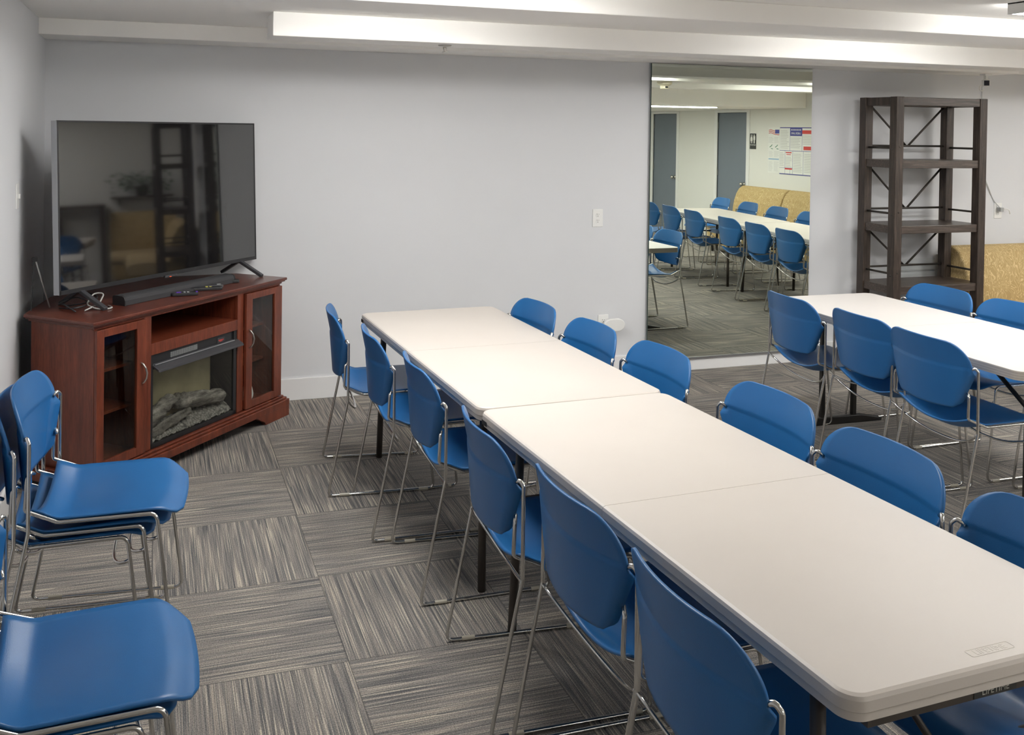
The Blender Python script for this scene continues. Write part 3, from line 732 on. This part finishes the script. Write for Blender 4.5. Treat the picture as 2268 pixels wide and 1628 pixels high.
prism(bm, [(-bw + 0.002, 0.418), (-bw + 0.012, 0.405), (-0.34, 0.672), (0.34, 0.672), (bw - 0.012, 0.325), (bw - 0.002, 0.34), (0.345, 0.684), (-0.345, 0.684)], 0.10, H - 0.036)
obj('back_panel', bm, 'dark_hole', cab)
bm = bmesh.new(); prism(bm, [(-bw + 0.02, fy + 0.02), (bw - 0.02, fy + 0.02), (bw - 0.02, 0.33), (0.34, 0.66), (-0.34, 0.66), (-bw + 0.02, 0.40)], 0.105, 0.125)
obj('bottom_panel', bm, 'cherry_wood', cab)
# face frame: stiles, rails
obj('face_frame', B(((-0.402, fy, 0.125), (-0.352, fy + 0.022, H - 0.03)), ((0.325, fy, 0.125), (0.378, fy + 0.022, H - 0.03)), ((-0.352, fy, 0.592), (0.325, fy + 0.022, 0.650)), ((-bw, fy + 0.001, H - 0.045), (bw, fy + 0.02, H - 0.030)), ((-0.352, fy, 0.112), (0.325, fy + 0.022, 0.122))), 'cherry_wood', cab, bevel=0.0015)
obj('divider_panel', B(((-0.372, fy + 0.022, 0.125), (-0.354, 0.63, H - 0.036))), 'cherry_wood', cab)
obj('divider_panel', B(((0.327, fy + 0.022, 0.125), (0.345, 0.63, H - 0.036))), 'cherry_wood', cab)
obj('niche_shelf', B(((-0.354, fy + 0.02, 0.634), (0.327, 0.60, 0.649))), 'cherry_wood', cab)
for x0, x1 in ((-bw + 0.021, -0.373), (0.346, bw - 0.021)):
    for z in (0.34, 0.545):
        sh = obj('inner_shelf', B(((x0, fy + 0.10, z), (x1, 0.31, z + 0.014))), 'cherry_wood', cab)
# plinth, molding, bracket feet
bm = B(((-0.775, -0.012, 0.060), (0.775, 0.03, 0.100)), ((-0.762, -0.002, 0.100), (0.762, 0.03, 0.113)), ((-0.745, 0.010, 0.113), (0.745, 0.03, 0.125)),
       ((-0.775, 0.03, 0.060), (-0.745, 0.43, 0.100)), ((0.745, 0.03, 0.060), (0.775, 0.33, 0.100)), ((-0.75, 0.03, 0.1), (-0.73, 0.42, 0.12)), ((0.73, 0.03, 0.1), (0.75, 0.33, 0.12)))
obj('base_molding', bm, 'cherry_wood', cab, bevel=0.004)
foot = [(0.775, 0.062), (0.775, 0.0), (0.545, 0.0), (0.535, 0.018), (0.515, 0.030), (0.495, 0.038), (0.475, 0.052), (0.448, 0.062)]
Mf = Matrix.Translation((0, 0.02, 0)) @ Matrix.Rotation(PI / 2, 4, 'X')
for s_ in (1, -1):
    bm = bmesh.new(); prism(bm, [(s_ * x, z) for x, z in foot], 0.0, 0.03, Mf)
    prism(bm, [(s_ * 0.775, 0.02), (s_ * 0.775, 0.22), (s_ * 0.748, 0.22), (s_ * 0.748, 0.02)], 0.0, 0.06)
    obj('bracket_foot', bm, 'cherry_wood', cab, bevel=0.002)
# doors
def cab_door(x0, x1, hx, g0, g1):
    z0, z1 = 0.130, H - 0.046; y0, y1 = fy - 0.018, fy
    d = obj('door', B(((x0, y0, z0), (g0, y1, z1)), ((g1, y0, z0), (x1, y1, z1)), ((g0, y0, z0), (g1, y1, 0.172)), ((g0, y0, 0.748), (g1, y1, z1))), 'cherry_wood', cab, bevel=0.002)
    obj('door_glass', B(((g0 - 0.004, y0 + 0.009, 0.168), (g1 + 0.004, y0 + 0.012, 0.752))), 'clear_glass', d)
    zc = 0.527
    pts = [(hx, y0 + 0.002, zc - 0.050), (hx, y0 - 0.010, zc - 0.046), (hx + 0.004, y0 - 0.022, zc - 0.025), (hx + 0.005, y0 - 0.026, zc), (hx - 0.001, y0 - 0.022, zc + 0.028), (hx - 0.005, y0 - 0.010, zc + 0.046), (hx - 0.005, y0 + 0.002, zc + 0.050)]
    bm = bmesh.new(); tube(bm, fillet(pts, 0.012, 4), 0.0048, 8)
    h = obj('handle', bm, 'nickel', d, smooth=True); tag(h, 'curved nickel pull')
    return d
cab_door(-bw + 0.001, -0.405, -0.432, -0.676, -0.466)
cab_door(0.381, bw - 0.001, 0.413, 0.437, 0.648)
# fireplace insert
fx0, fx1, fz0, fz1 = -0.350, 0.323, 0.124, 0.590
f = obj('fireplace_insert', B(((fx0, fy + 0.004, fz0), (fx0 + 0.016, fy + 0.16, fz1)), ((fx1 - 0.026, fy + 0.004, fz0), (fx1, fy + 0.16, fz1)), ((fx0, fy + 0.004, fz0), (fx1, fy + 0.16, fz0 + 0.022)), ((fx0, fy + 0.012, 0.515), (fx1, fy + 0.16, fz1)), ((fx0, fy + 0.16, fz0), (fx1, fy + 0.165, fz1))), 'black_plastic', cab)
tag(f, 'black electric fireplace insert')
obj('flame_board', B(((fx0 + 0.016, fy + 0.110, fz0 + 0.022), (fx1 - 0.095, fy + 0.118, 0.515))), 'fire_backboard', f)
obj('fireplace_glass', B(((fx0 + 0.014, fy + 0.010, fz0 + 0.020), (fx1 - 0.024, fy + 0.013, 0.518))), 'smoked_glass', f)
bm = bmesh.new()
Mh = Matrix.Rotation(PI / 2, 4, 'Z')
for (y0, z0, y1, z1) in ((fy + 0.012, 0.542, fy - 0.045, 0.512),):
    vs = []
    for xx in (fx0 + 0.012, fx1 + 0.008):
        vs.append([bm.verts.new((xx, fy + 0.012, 0.545)), bm.verts.new((xx, fy - 0.038, 0.520)), bm.verts.new((xx, fy - 0.040, 0.508)), bm.verts.new((xx, fy + 0.012, 0.533))])
    for i in range(4): bm.faces.new((vs[0][i], vs[0][(i + 1) % 4], vs[1][(i + 1) % 4], vs[1][i]))
    bm.faces.new(vs[0]); bm.faces.new(vs[1][::-1])
obj('heat_hood', bm, 'charcoal_plastic', f, bevel=0.002)
obj('hood_trim', T([(fx0 + 0.02, fy - 0.004, 0.5405), (fx1 - 0.03, fy - 0.004, 0.5405)], r=0.0035, seg=6), 'silver_trim', f)
bm = bmesh.new()
for k in range(24): box(bm, (-0.20 + k * 0.0085, fy + 0.008, 0.550), (-0.20 + k * 0.0085 + 0.0018, fy + 0.012, 0.578))
for z in (0.556, 0.564, 0.572): box(bm, (-0.205, fy + 0.009, z), (0.003, fy + 0.0125, z + 0.0008))
obj('vent_grille', bm, 'grey_plastic', f)
obj('control_panel', B(((0.165, fy + 0.009, 0.548), (0.225, fy + 0.012, 0.575))), 'charcoal_plastic', f)
obj('control_digits', B(((0.172, fy + 0.0075, 0.560), (0.215, fy + 0.009, 0.564)), ((0.18, fy + 0.0075, 0.554), (0.205, fy + 0.009, 0.5565))), 'red_plastic', f)
def log(name, a, b_, r0, r1, seed):
    bm = bmesh.new(); rr = random.Random(seed); a = Vector(a); b_ = Vector(b_); n = 14; pts = []; rad = []
    for k in range(n + 1):
        q = k / n; pts.append(a.lerp(b_, q) + Vector((0, 0, rr.uniform(-.004, .004)))); rad.append((r0 * (1 - q) + r1 * q) * rr.uniform(0.9, 1.1))
    tube(bm, pts, rad, 14)
    for v in bm.verts: v.co += Vector((rr.uniform(-1, 1), rr.uniform(-1, 1), rr.uniform(-1, 1))) * 0.0035
    return obj(name, bm, 'log_bark', f, smooth=True)
log('log', (-0.325, fy + 0.070, 0.220), (-0.120, fy + 0.075, 0.315), 0.040, 0.036, 1)
log('log', (-0.08, fy + 0.070, 0.285), (0.26, fy + 0.062, 0.235), 0.042, 0.040, 2)
log('log', (-0.30, fy + 0.05, 0.175), (-0.02, fy + 0.05, 0.225), 0.026, 0.022, 3)
bm = bmesh.new(); rr = random.Random(5)
nx, ny = 60, 12
g = [[bm.verts.new((fx0 + 0.018 + (fx1 - fx0 - 0.046) * i / nx, fy + 0.018 + 0.09 * j / ny, 0.150 + 0.065 * (j / ny) ** 0.8 + rr.uniform(-.006, .006))) for j in range(ny + 1)] for i in range(nx + 1)]
for i in range(nx):
    for j in range(ny): bm.faces.new((g[i][j], g[i + 1][j], g[i + 1][j + 1], g[i][j + 1]))
obj('ember_bed', bm, 'ember_stone', f, smooth=True)
# things kept in the cabinet
def cab_pt(x, y, z):
    c, s_ = math.cos(CA), math.sin(CA); return (CM.x + x * c - y * s_, CM.y + x * s_ + y * c, z)
o = obj('cable_coil', T(fillet([cab_pt(0.46, 0.07, 0.135), cab_pt(0.50, 0.06, 0.20), cab_pt(0.478, 0.07, 0.262), cab_pt(0.45, 0.08, 0.235), cab_pt(0.445, 0.08, 0.17)], 0.05, 5, True), fillet([cab_pt(0.46, 0.08, 0.132), cab_pt(0.515, 0.06, 0.165), cab_pt(0.50, 0.07, 0.24), cab_pt(0.455, 0.08, 0.25)], 0.05, 5), r=0.006), 'white_plastic', smooth=True)
tag(o, 'white coiled cable behind the right glass door of the cherry cabinet', 'cable')
o = obj('black_cord', T(fillet([cab_pt(-0.55, 0.28, 0.74), cab_pt(-0.57, 0.25, 0.60), cab_pt(-0.53, 0.25, 0.45), cab_pt(-0.56, 0.22, 0.36)], 0.05), fillet([cab_pt(-0.52, 0.30, 0.70), cab_pt(-0.50, 0.28, 0.50), cab_pt(-0.53, 0.25, 0.358)], 0.05), r=0.004), 'grey_cable', smooth=True)
tag(o, 'grey cords hanging behind the left glass door of the cherry cabinet', 'cable')

# ------------------------------------------------------------------ television
TM = Vector((0.703 - 0.7209 * 0.055 + 0.693 * 0.05, -0.6785 + 0.693 * 0.055 + 0.7209 * 0.05)); TA = math.radians(46.1)
def tilt_panels(t, names, a):
    for o in t.children:
        if o.name.split('.')[0] in names: o.rotation_euler.x = a
tv = thing('television', 'large flat black television standing on the cherry cabinet', 'television', (TM.x, TM.y, H), TA)
zb, zt = 0.082, 0.918; hw = 0.737
obj('casing', B(((-hw, 0.0, zb), (hw, 0.035, zt)), ((-0.45, 0.035, zb + 0.04), (0.45, 0.060, zb + 0.45))), 'charcoal_plastic', tv, bevel=0.003)
obj('bezel', B(((-hw - 0.001, -0.004, zb - 0.001), (-hw + 0.009, 0.003, zt + 0.001)), ((hw - 0.009, -0.004, zb - 0.001), (hw + 0.001, 0.003, zt + 0.001)), ((-hw, -0.004, zt - 0.008), (hw, 0.003, zt + 0.001)), ((-hw, -0.004, zb - 0.001), (hw, 0.003, zb + 0.020))), 'black_plastic', tv, bevel=0.001)
obj('screen', B(((-hw + 0.009, -0.0025, zb + 0.020), (hw - 0.009, 0.001, zt - 0.008))), 'tv_screen', tv)
obj('side_strip', B(((-hw - 0.002, -0.003, zb), (-hw - 0.0005, 0.034, zt))), 'silver_trim', tv)
obj('logo_bump', B(((-0.045, -0.008, zb - 0.010), (0.045, 0.006, zb + 0.003))), 'charcoal_plastic', tv, bevel=0.002)
obj('standby_led', B(((-0.012, -0.0092, zb - 0.009), (0.002, -0.0078, zb - 0.006))), 'red_led', tv)
for s_ in (-1, 1):
    bm = bmesh.new()
    cx = s_ * 0.60
    for (a, b_) in (((cx, 0.018, zb + 0.004), (cx + 0.01, -0.145, 0.006)), ((cx, 0.018, zb + 0.004), (cx + 0.01, 0.16, 0.006))):
        a = Vector(a); b_ = Vector(b_); d = (b_ - a).normalized(); n = Vector((0, -d.z, d.y)) * 0.009; wv_ = Vector((0.013, 0, 0))
        vs = [bm.verts.new(p + sx * wv_ + sn * n) for p in (a - d * 0.004, b_) for sx in (-1, 1) for sn in (-1, 1)]
        for q in ((0, 1, 3, 2), (4, 6, 7, 5), (0, 4, 5, 1), (2, 3, 7, 6), (0, 2, 6, 4), (1, 5, 7, 3)): bm.faces.new([vs[i] for i in q])
    obj('stand_foot', bm, 'charcoal_plastic', tv, bevel=0.003)
tilt_panels(tv, ('casing', 'bezel', 'screen', 'side_strip', 'logo_bump', 'standby_led'), -math.radians(1.9))
# soundbar
sb = thing('soundbar', 'long dark grey soundbar lying in front of the television', 'speaker', (TM.x, TM.y, H), TA)
prof = [(-0.145, 0.0), (-0.145, 0.026), (-0.138, 0.042), (-0.124, 0.048), (-0.070, 0.048), (-0.062, 0.042), (-0.062, 0.0)]
bm = bmesh.new()
M = Matrix(((0, 0, 1, 0), (1, 0, 0, 0), (0, 1, 0, 0), (0, 0, 0, 1)))
prism(bm, prof, -0.46, 0.36, M); obj('body', bm, 'speaker_cloth', sb, bevel=0.003)
for e0, e1 in ((-0.468, -0.4605), (0.3605, 0.368)):
    bm = bmesh.new(); prism(bm, prof, e0, e1, M); obj('end_cap', bm, 'black_plastic', sb)
obj('logo_plate', B(((0.0, -0.1465, 0.018), (0.06, -0.1450, 0.024))), 'black_plastic', sb)
# remotes
def remote(u, v_, ang, L, W, mat, label, keys, z=H):
    c, s_ = math.cos(CA), math.sin(CA); x = CM.x + u * c - v_ * s_; y = CM.y + u * s_ + v_ * c
    t = thing('remote_control', label, 'remote', (x, y, z), ang, 'remote controls on the cabinet')
    bm = bmesh.new(); prism(bm, rrect(-L / 2, -W / 2, L / 2, W / 2, W * 0.45, 6), 0.0, 0.018); obj('body', bm, mat, t, bevel=0.005, seg=3)
    for (nm, m_, a, b_) in keys:
        bm = bmesh.new()
        for (kx, ky, kw, kh) in b_: box(bm, (kx - kw, ky - kh, 0.0175), (kx + kw, ky + kh, 0.020))
        obj(nm, bm, m_, t, bevel=0.0)
    return t
remote(-0.015, 0.115, CA - 0.78, 0.14, 0.038, 'black_plastic', 'small black remote with purple keys nearest the cabinet front edge', [('purple_pad', 'purple_plastic', 0, [(-0.03, 0, 0.012, 0.009)]), ('end_tab', 'purple_plastic', 0, [(0.062, 0, 0.005, 0.010)]), ('keys', 'grey_plastic', 0, [(0.0, -0.008, 0.005, 0.004), (0.0, 0.008, 0.005, 0.004), (0.018, -0.008, 0.005, 0.004), (0.018, 0.008, 0.005, 0.004)])])
remote(0.165, 0.13, CA - 0.75, 0.19, 0.048, 'black_plastic', 'thick glossy black remote in the middle of the cabinet top', [('keys', 'yellow_plastic', 0, [(0.01, -0.01, 0.006, 0.003), (0.01, 0.01, 0.006, 0.003), (0.03, 0, 0.006, 0.003)])])
remote(0.235, 0.155, CA - 0.75, 0.15, 0.040, 'charcoal_plastic', 'thin grey remote with a red key behind the thick black one', [('power_key', 'red_plastic', 0, [(-0.045, 0.0, 0.006, 0.006)]), ('keys', 'grey_plastic', 0, [(0.05, 0.0, 0.010, 0.008)])])
remote(0.415, 0.185, CA - 0.80, 0.15, 0.042, 'black_plastic', 'black remote with many keys beside the right television foot', [('keys', 'grey_plastic', 0, [(-0.05 + 0.016 * i, -0.010 + 0.010 * j, 0.004, 0.003) for i in range(6) for j in range(3)])])
# cables behind tv, antenna
o = obj('television_cables', T(fillet([(0.26, -1.16, H + 0.006), (0.20, -1.08, H + 0.03), (0.16, -0.98, H + 0.01), (0.25, -0.98, H + 0.05), (0.33, -1.05, H + 0.02), (0.24, -1.12, H + 0.012), (0.18, -1.05, H + 0.006)], 0.06, 5), fillet([(0.20, -1.00, H + 0.006), (0.30, -1.02, H + 0.02), (0.36, -0.98, H + 0.04), (0.30, -0.90, H + 0.05)], 0.06, 5), r=0.004), 'black_plastic', smooth=True)
tag(o, 'tangle of black cables at the left foot of the television', 'cable')
o = obj('grey_cable_loop', T(fillet([(0.40, -1.03, H + 0.005), (0.43, -1.10, H + 0.005), (0.36, -1.13, H + 0.005), (0.30, -1.06, H + 0.02), (0.33, -0.97, H + 0.06), (0.38, -0.98, H + 0.06), (0.36, -1.05, H + 0.02), (0.30, -1.14, H + 0.005)], 0.05, 5), r=0.0038), 'grey_cable', smooth=True)
tag(o, 'loop of light grey cable beside the left end of the soundbar', 'cable')
t = thing('rod_antenna', 'thin folding rod antenna standing in the corner left of the television', 'antenna', (0.085, -1.02, H))
obj('black_rod', T([(-0.030, -0.035, 0.0), (-0.022, -0.02, 0.245)], r=0.0025), 'black_plastic', t)
obj('silver_rod', T([(0.045, 0.035, 0.0), (-0.012, -0.02, 0.235)], r=0.0035), 'grey_cable', t, smooth=True)
obj('joint_cap', B(((-0.030, -0.028, 0.235), (-0.006, -0.010, 0.256))), 'black_plastic', t, bevel=0.003)

# ------------------------------------------------------------------ open shelf units
def shelf_unit(x, y, rz, label, grp=None):
    t = thing('open_shelf_unit', label, 'shelf', (x, y, 0), rz, grp)
    Wd, Dp, Ht, P_ = 0.845, 0.385, 2.012, 0.068
    for sx in (0, 1):
        for sy in (0, 1):
            x0 = sx * (Wd - P_); y0 = -Dp + (Dp - P_) * sy
            obj('post', B(((x0, y0, 0), (x0 + P_, y0 + P_, Ht))), 'rustic_wood', t, bevel=0.003)
    for sy in (0, 1):
        y0 = -Dp + (Dp - P_) * sy
        obj('top_rail', B(((P_, y0 + 0.006, Ht - 0.062), (Wd - P_, y0 + P_ - 0.006, Ht - 0.002))), 'rustic_shelf', t, bevel=0.003)
    for sx in (0, 1):
        x0 = sx * (Wd - P_)
        obj('top_rail', B(((x0 + 0.006, -Dp + P_, Ht - 0.062), (x0 + P_ - 0.006, -P_, Ht - 0.002))), 'rustic_wood', t, bevel=0.003)
    for zt_ in (1.548, 1.068, 0.625, 0.16):
        bm = bmesh.new(); e = 0.010
        pts = [(P_, -Dp + e), (Wd - P_, -Dp + e), (Wd - P_, -Dp + P_), (Wd - e, -Dp + P_), (Wd - e, -P_), (Wd - P_, -P_), (Wd - P_, -e), (P_, -e), (P_, -P_), (e, -P_), (e, -Dp + P_), (P_, -Dp + P_)]
        prism(bm, pts, zt_ - 0.058, zt_); obj('shelf_board', bm, 'rustic_shelf', t, bevel=0.003)
    for zr, ztop in ((1.648, 1.955), (1.168, 1.49), (0.725, 1.01)):
        yb = -P_ / 2
        obj('back_rod', T([(P_ - 0.01, yb, zr), (Wd - P_ + 0.01, yb, zr)], r=0.008), 'iron_rod', t, smooth=True)
        for sx in (-1, 1):
            obj('diagonal_rod', T([(Wd / 2 + sx * 0.015, yb, zr + 0.006), (Wd / 2 + sx * (Wd / 2 - P_), yb, ztop)], r=0.008), 'iron_rod', t, smooth=True)
            xs = P_ / 2 if sx < 0 else Wd - P_ / 2
            obj('side_rod', T([(xs, -Dp + P_ - 0.01, zr - 0.012), (xs, -P_ + 0.01, zr - 0.012)], r=0.008), 'iron_rod', t, smooth=True)
            bm = bmesh.new()
            for (bx, by, ax) in ((xs, -Dp, 'f'), (xs - P_ / 2 if sx < 0 else xs + P_ / 2, -Dp + P_ / 2, 's')):
                if ax == 'f': lathe(bm, [(0.0005, -0.004), (0.006, -0.003), (0.008, 0.0), (0.008, 0.002)], 10, Matrix.Translation((bx, by, zr)) @ Matrix.Rotation(-PI / 2, 4, 'X'))
                else: lathe(bm, [(0.0005, -0.004), (0.006, -0.003), (0.008, 0.0), (0.008, 0.002)], 10, Matrix.Translation((bx, by, zr - 0.02)) @ Matrix.Rotation((PI / 2) * (1 if sx < 0 else -1), 4, 'Y'))
            obj('bolt_head', bm, 'iron_rod', t)
    return t
shelf_unit(5.701, -0.098, 0, 'tall empty dark brown wooden shelf unit with iron rods by the back wall')
o = obj('glass_sheet', B(((6.08, -0.092, 0.627), (6.46, -0.087, 1.0 - 0.235))), 'sheet_glass')
tag(o, 'thin clear glass sheet leaning upright at the back of the dark shelf unit', 'glass sheet')
# trailing plant on second shelf
t = thing('wall_shelf', 'dark wall shelf under the plant, glimpsed in the television reflection', 'shelf', (XR, -0.55, 1.15))
obj('board', B(((-0.24, -0.40, -0.025), (0, 0.40, 0))), 'rustic_shelf', t, bevel=0.003)
obj('bracket', B(((-0.18, -0.30, -0.12), (0, -0.28, -0.025)), ), 'black_steel', t); obj('bracket', B(((-0.18, 0.28, -0.12), (0, 0.30, -0.025)), ), 'black_steel', t)
t = thing('tall_table', 'tall dark side table by the right wall, glimpsed in the television reflection', 'table', (XR - 0.26, -1.32, 0))
obj('tabletop', B(((-0.22, -0.30, 1.03), (0.22, 0.30, 1.07))), 'rustic_shelf', t, bevel=0.003)
for sx in (-1, 1):
    for sy in (-1, 1): obj('leg', B(((sx * 0.19 - 0.03, sy * 0.26 - 0.03, 0), (sx * 0.19 + 0.03, sy * 0.26 + 0.03, 1.03))), 'rustic_wood', t, bevel=0.003)
pl = thing('potted_plant', 'bushy green potted plant reflected in the television screen', 'plant', (XR - 0.13, -0.55, 1.15))
bm = bmesh.new(); lathe(bm, [(0.001, 0), (0.07, 0), (0.09, 0.12), (0.095, 0.13), (0.085, 0.13), (0.001, 0.115)], 20); obj('pot', bm, 'plant_pot', pl, smooth=True)
bm = bmesh.new(); rr = random.Random(11)
for k in range(260):
    a = rr.uniform(0, 2 * PI); el = rr.uniform(-0.7, 1.1); R = rr.uniform(0.08, 0.27)
    c = Vector((-abs(math.cos(a)) * math.cos(el) * R * 0.9 + 0.04, math.sin(a) * math.cos(el) * R * 1.6, 0.17 + math.sin(el) * R * 0.8))
    d = Vector((math.cos(a), math.sin(a), rr.uniform(-0.6, 0.5))).normalized(); n = d.cross(Vector((rr.uniform(-1, 1), rr.uniform(-1, 1), 1))).normalized()
    L_ = rr.uniform(0.04, 0.08); wq = L_ * 0.3
    vs = [bm.verts.new(c + q) for q in (Vector((0, 0, 0)), d * L_ * 0.45 + n * wq, d * L_, d * L_ * 0.45 - n * wq)]
    bm.faces.new(vs)
obj('foliage', bm, 'leaf_green', pl)
bm = bmesh.new()
for k in range(10):
    a = 2 * PI * k / 10; tube(bm, [(0, 0, 0.11), (0.04 * math.cos(a), 0.05 * math.sin(a), 0.2), (-0.07 * abs(math.cos(a)), 0.16 * math.sin(a), 0.24)], 0.0025, 5)
obj('stem', bm, 'leaf_green', pl)

# ------------------------------------------------------------------ sofas
def sofa(x, y, rz, L, label, grp=None, hb=0.87):
    t = thing('armless_sofa', label, 'sofa', (x, y, 0), rz, grp)
    # local x along length from 0..L, back at y=0, front at y=-0.75
    My = Matrix(((0, 0, 1, 0), (1, 0, 0, 0), (0, 1, 0, 0), (0, 0, 0, 1)))
    bk = [(-0.015, hb - 0.06), (-0.04, hb - 0.018), (-0.085, hb), (-0.135, hb - 0.012), (-0.185, hb - 0.05), (-0.23, hb - 0.12), (-0.265, hb - 0.22), (-0.285, hb - 0.33), (-0.29, hb - 0.42), (-0.27, 0.30), (-0.20, 0.12), (-0.16, 0.10), (-0.125, 0.20), (-0.085, 0.50)]
    bm = bmesh.new(); prism(bm, bk, 0.0, L, My); obj('back', bm, 'gold_fabric', t, smooth=False, bevel=0.02, seg=3)
    st = [(-0.27, 0.445), (-0.60, 0.455), (-0.70, 0.445), (-0.745, 0.41), (-0.75, 0.36), (-0.73, 0.31), (-0.27, 0.30)]
    bm = bmesh.new(); prism(bm, st, 0.004, L - 0.004, My); obj('seat_cushion', bm, 'gold_seat_fabric', t, bevel=0.015, seg=3)
    bm = bmesh.new(); prism(bm, [(-0.20, 0.10), (-0.70, 0.10), (-0.72, 0.30), (-0.27, 0.30)], 0.01, L - 0.01, My); obj('base', bm, 'gold_fabric', t, bevel=0.01)
    for lx in (0.08, L - 0.08):
        for ly in (-0.22, -0.66):
            bm = bmesh.new(); lathe(bm, [(0.018, 0.0), (0.026, 0.10)], 14, Matrix.Translation((lx, ly, 0))); obj('leg', bm, 'black_steel', t)
    return t
sofa(XR - 0.02, -0.12, -PI / 2, 0.85, 'gold armless chair in the far right corner, glimpsed in the television reflection', None, 0.95)
sofa(6.56, -0.05, 0, 1.45, 'gold patterned armless sofa against the back wall, right of the dark shelf unit')
sofa(XR - 0.02, -3.70, -PI / 2, 1.27, 'gold patterned sofa against the right wall, in the mirror under the big poster', 'gold sofas along the right wall', 0.95)
sofa(XR - 0.02, -4.99, -PI / 2, 1.10, 'gold patterned sofa in the mirror, beside the grey door', 'gold sofas along the right wall', 0.95)
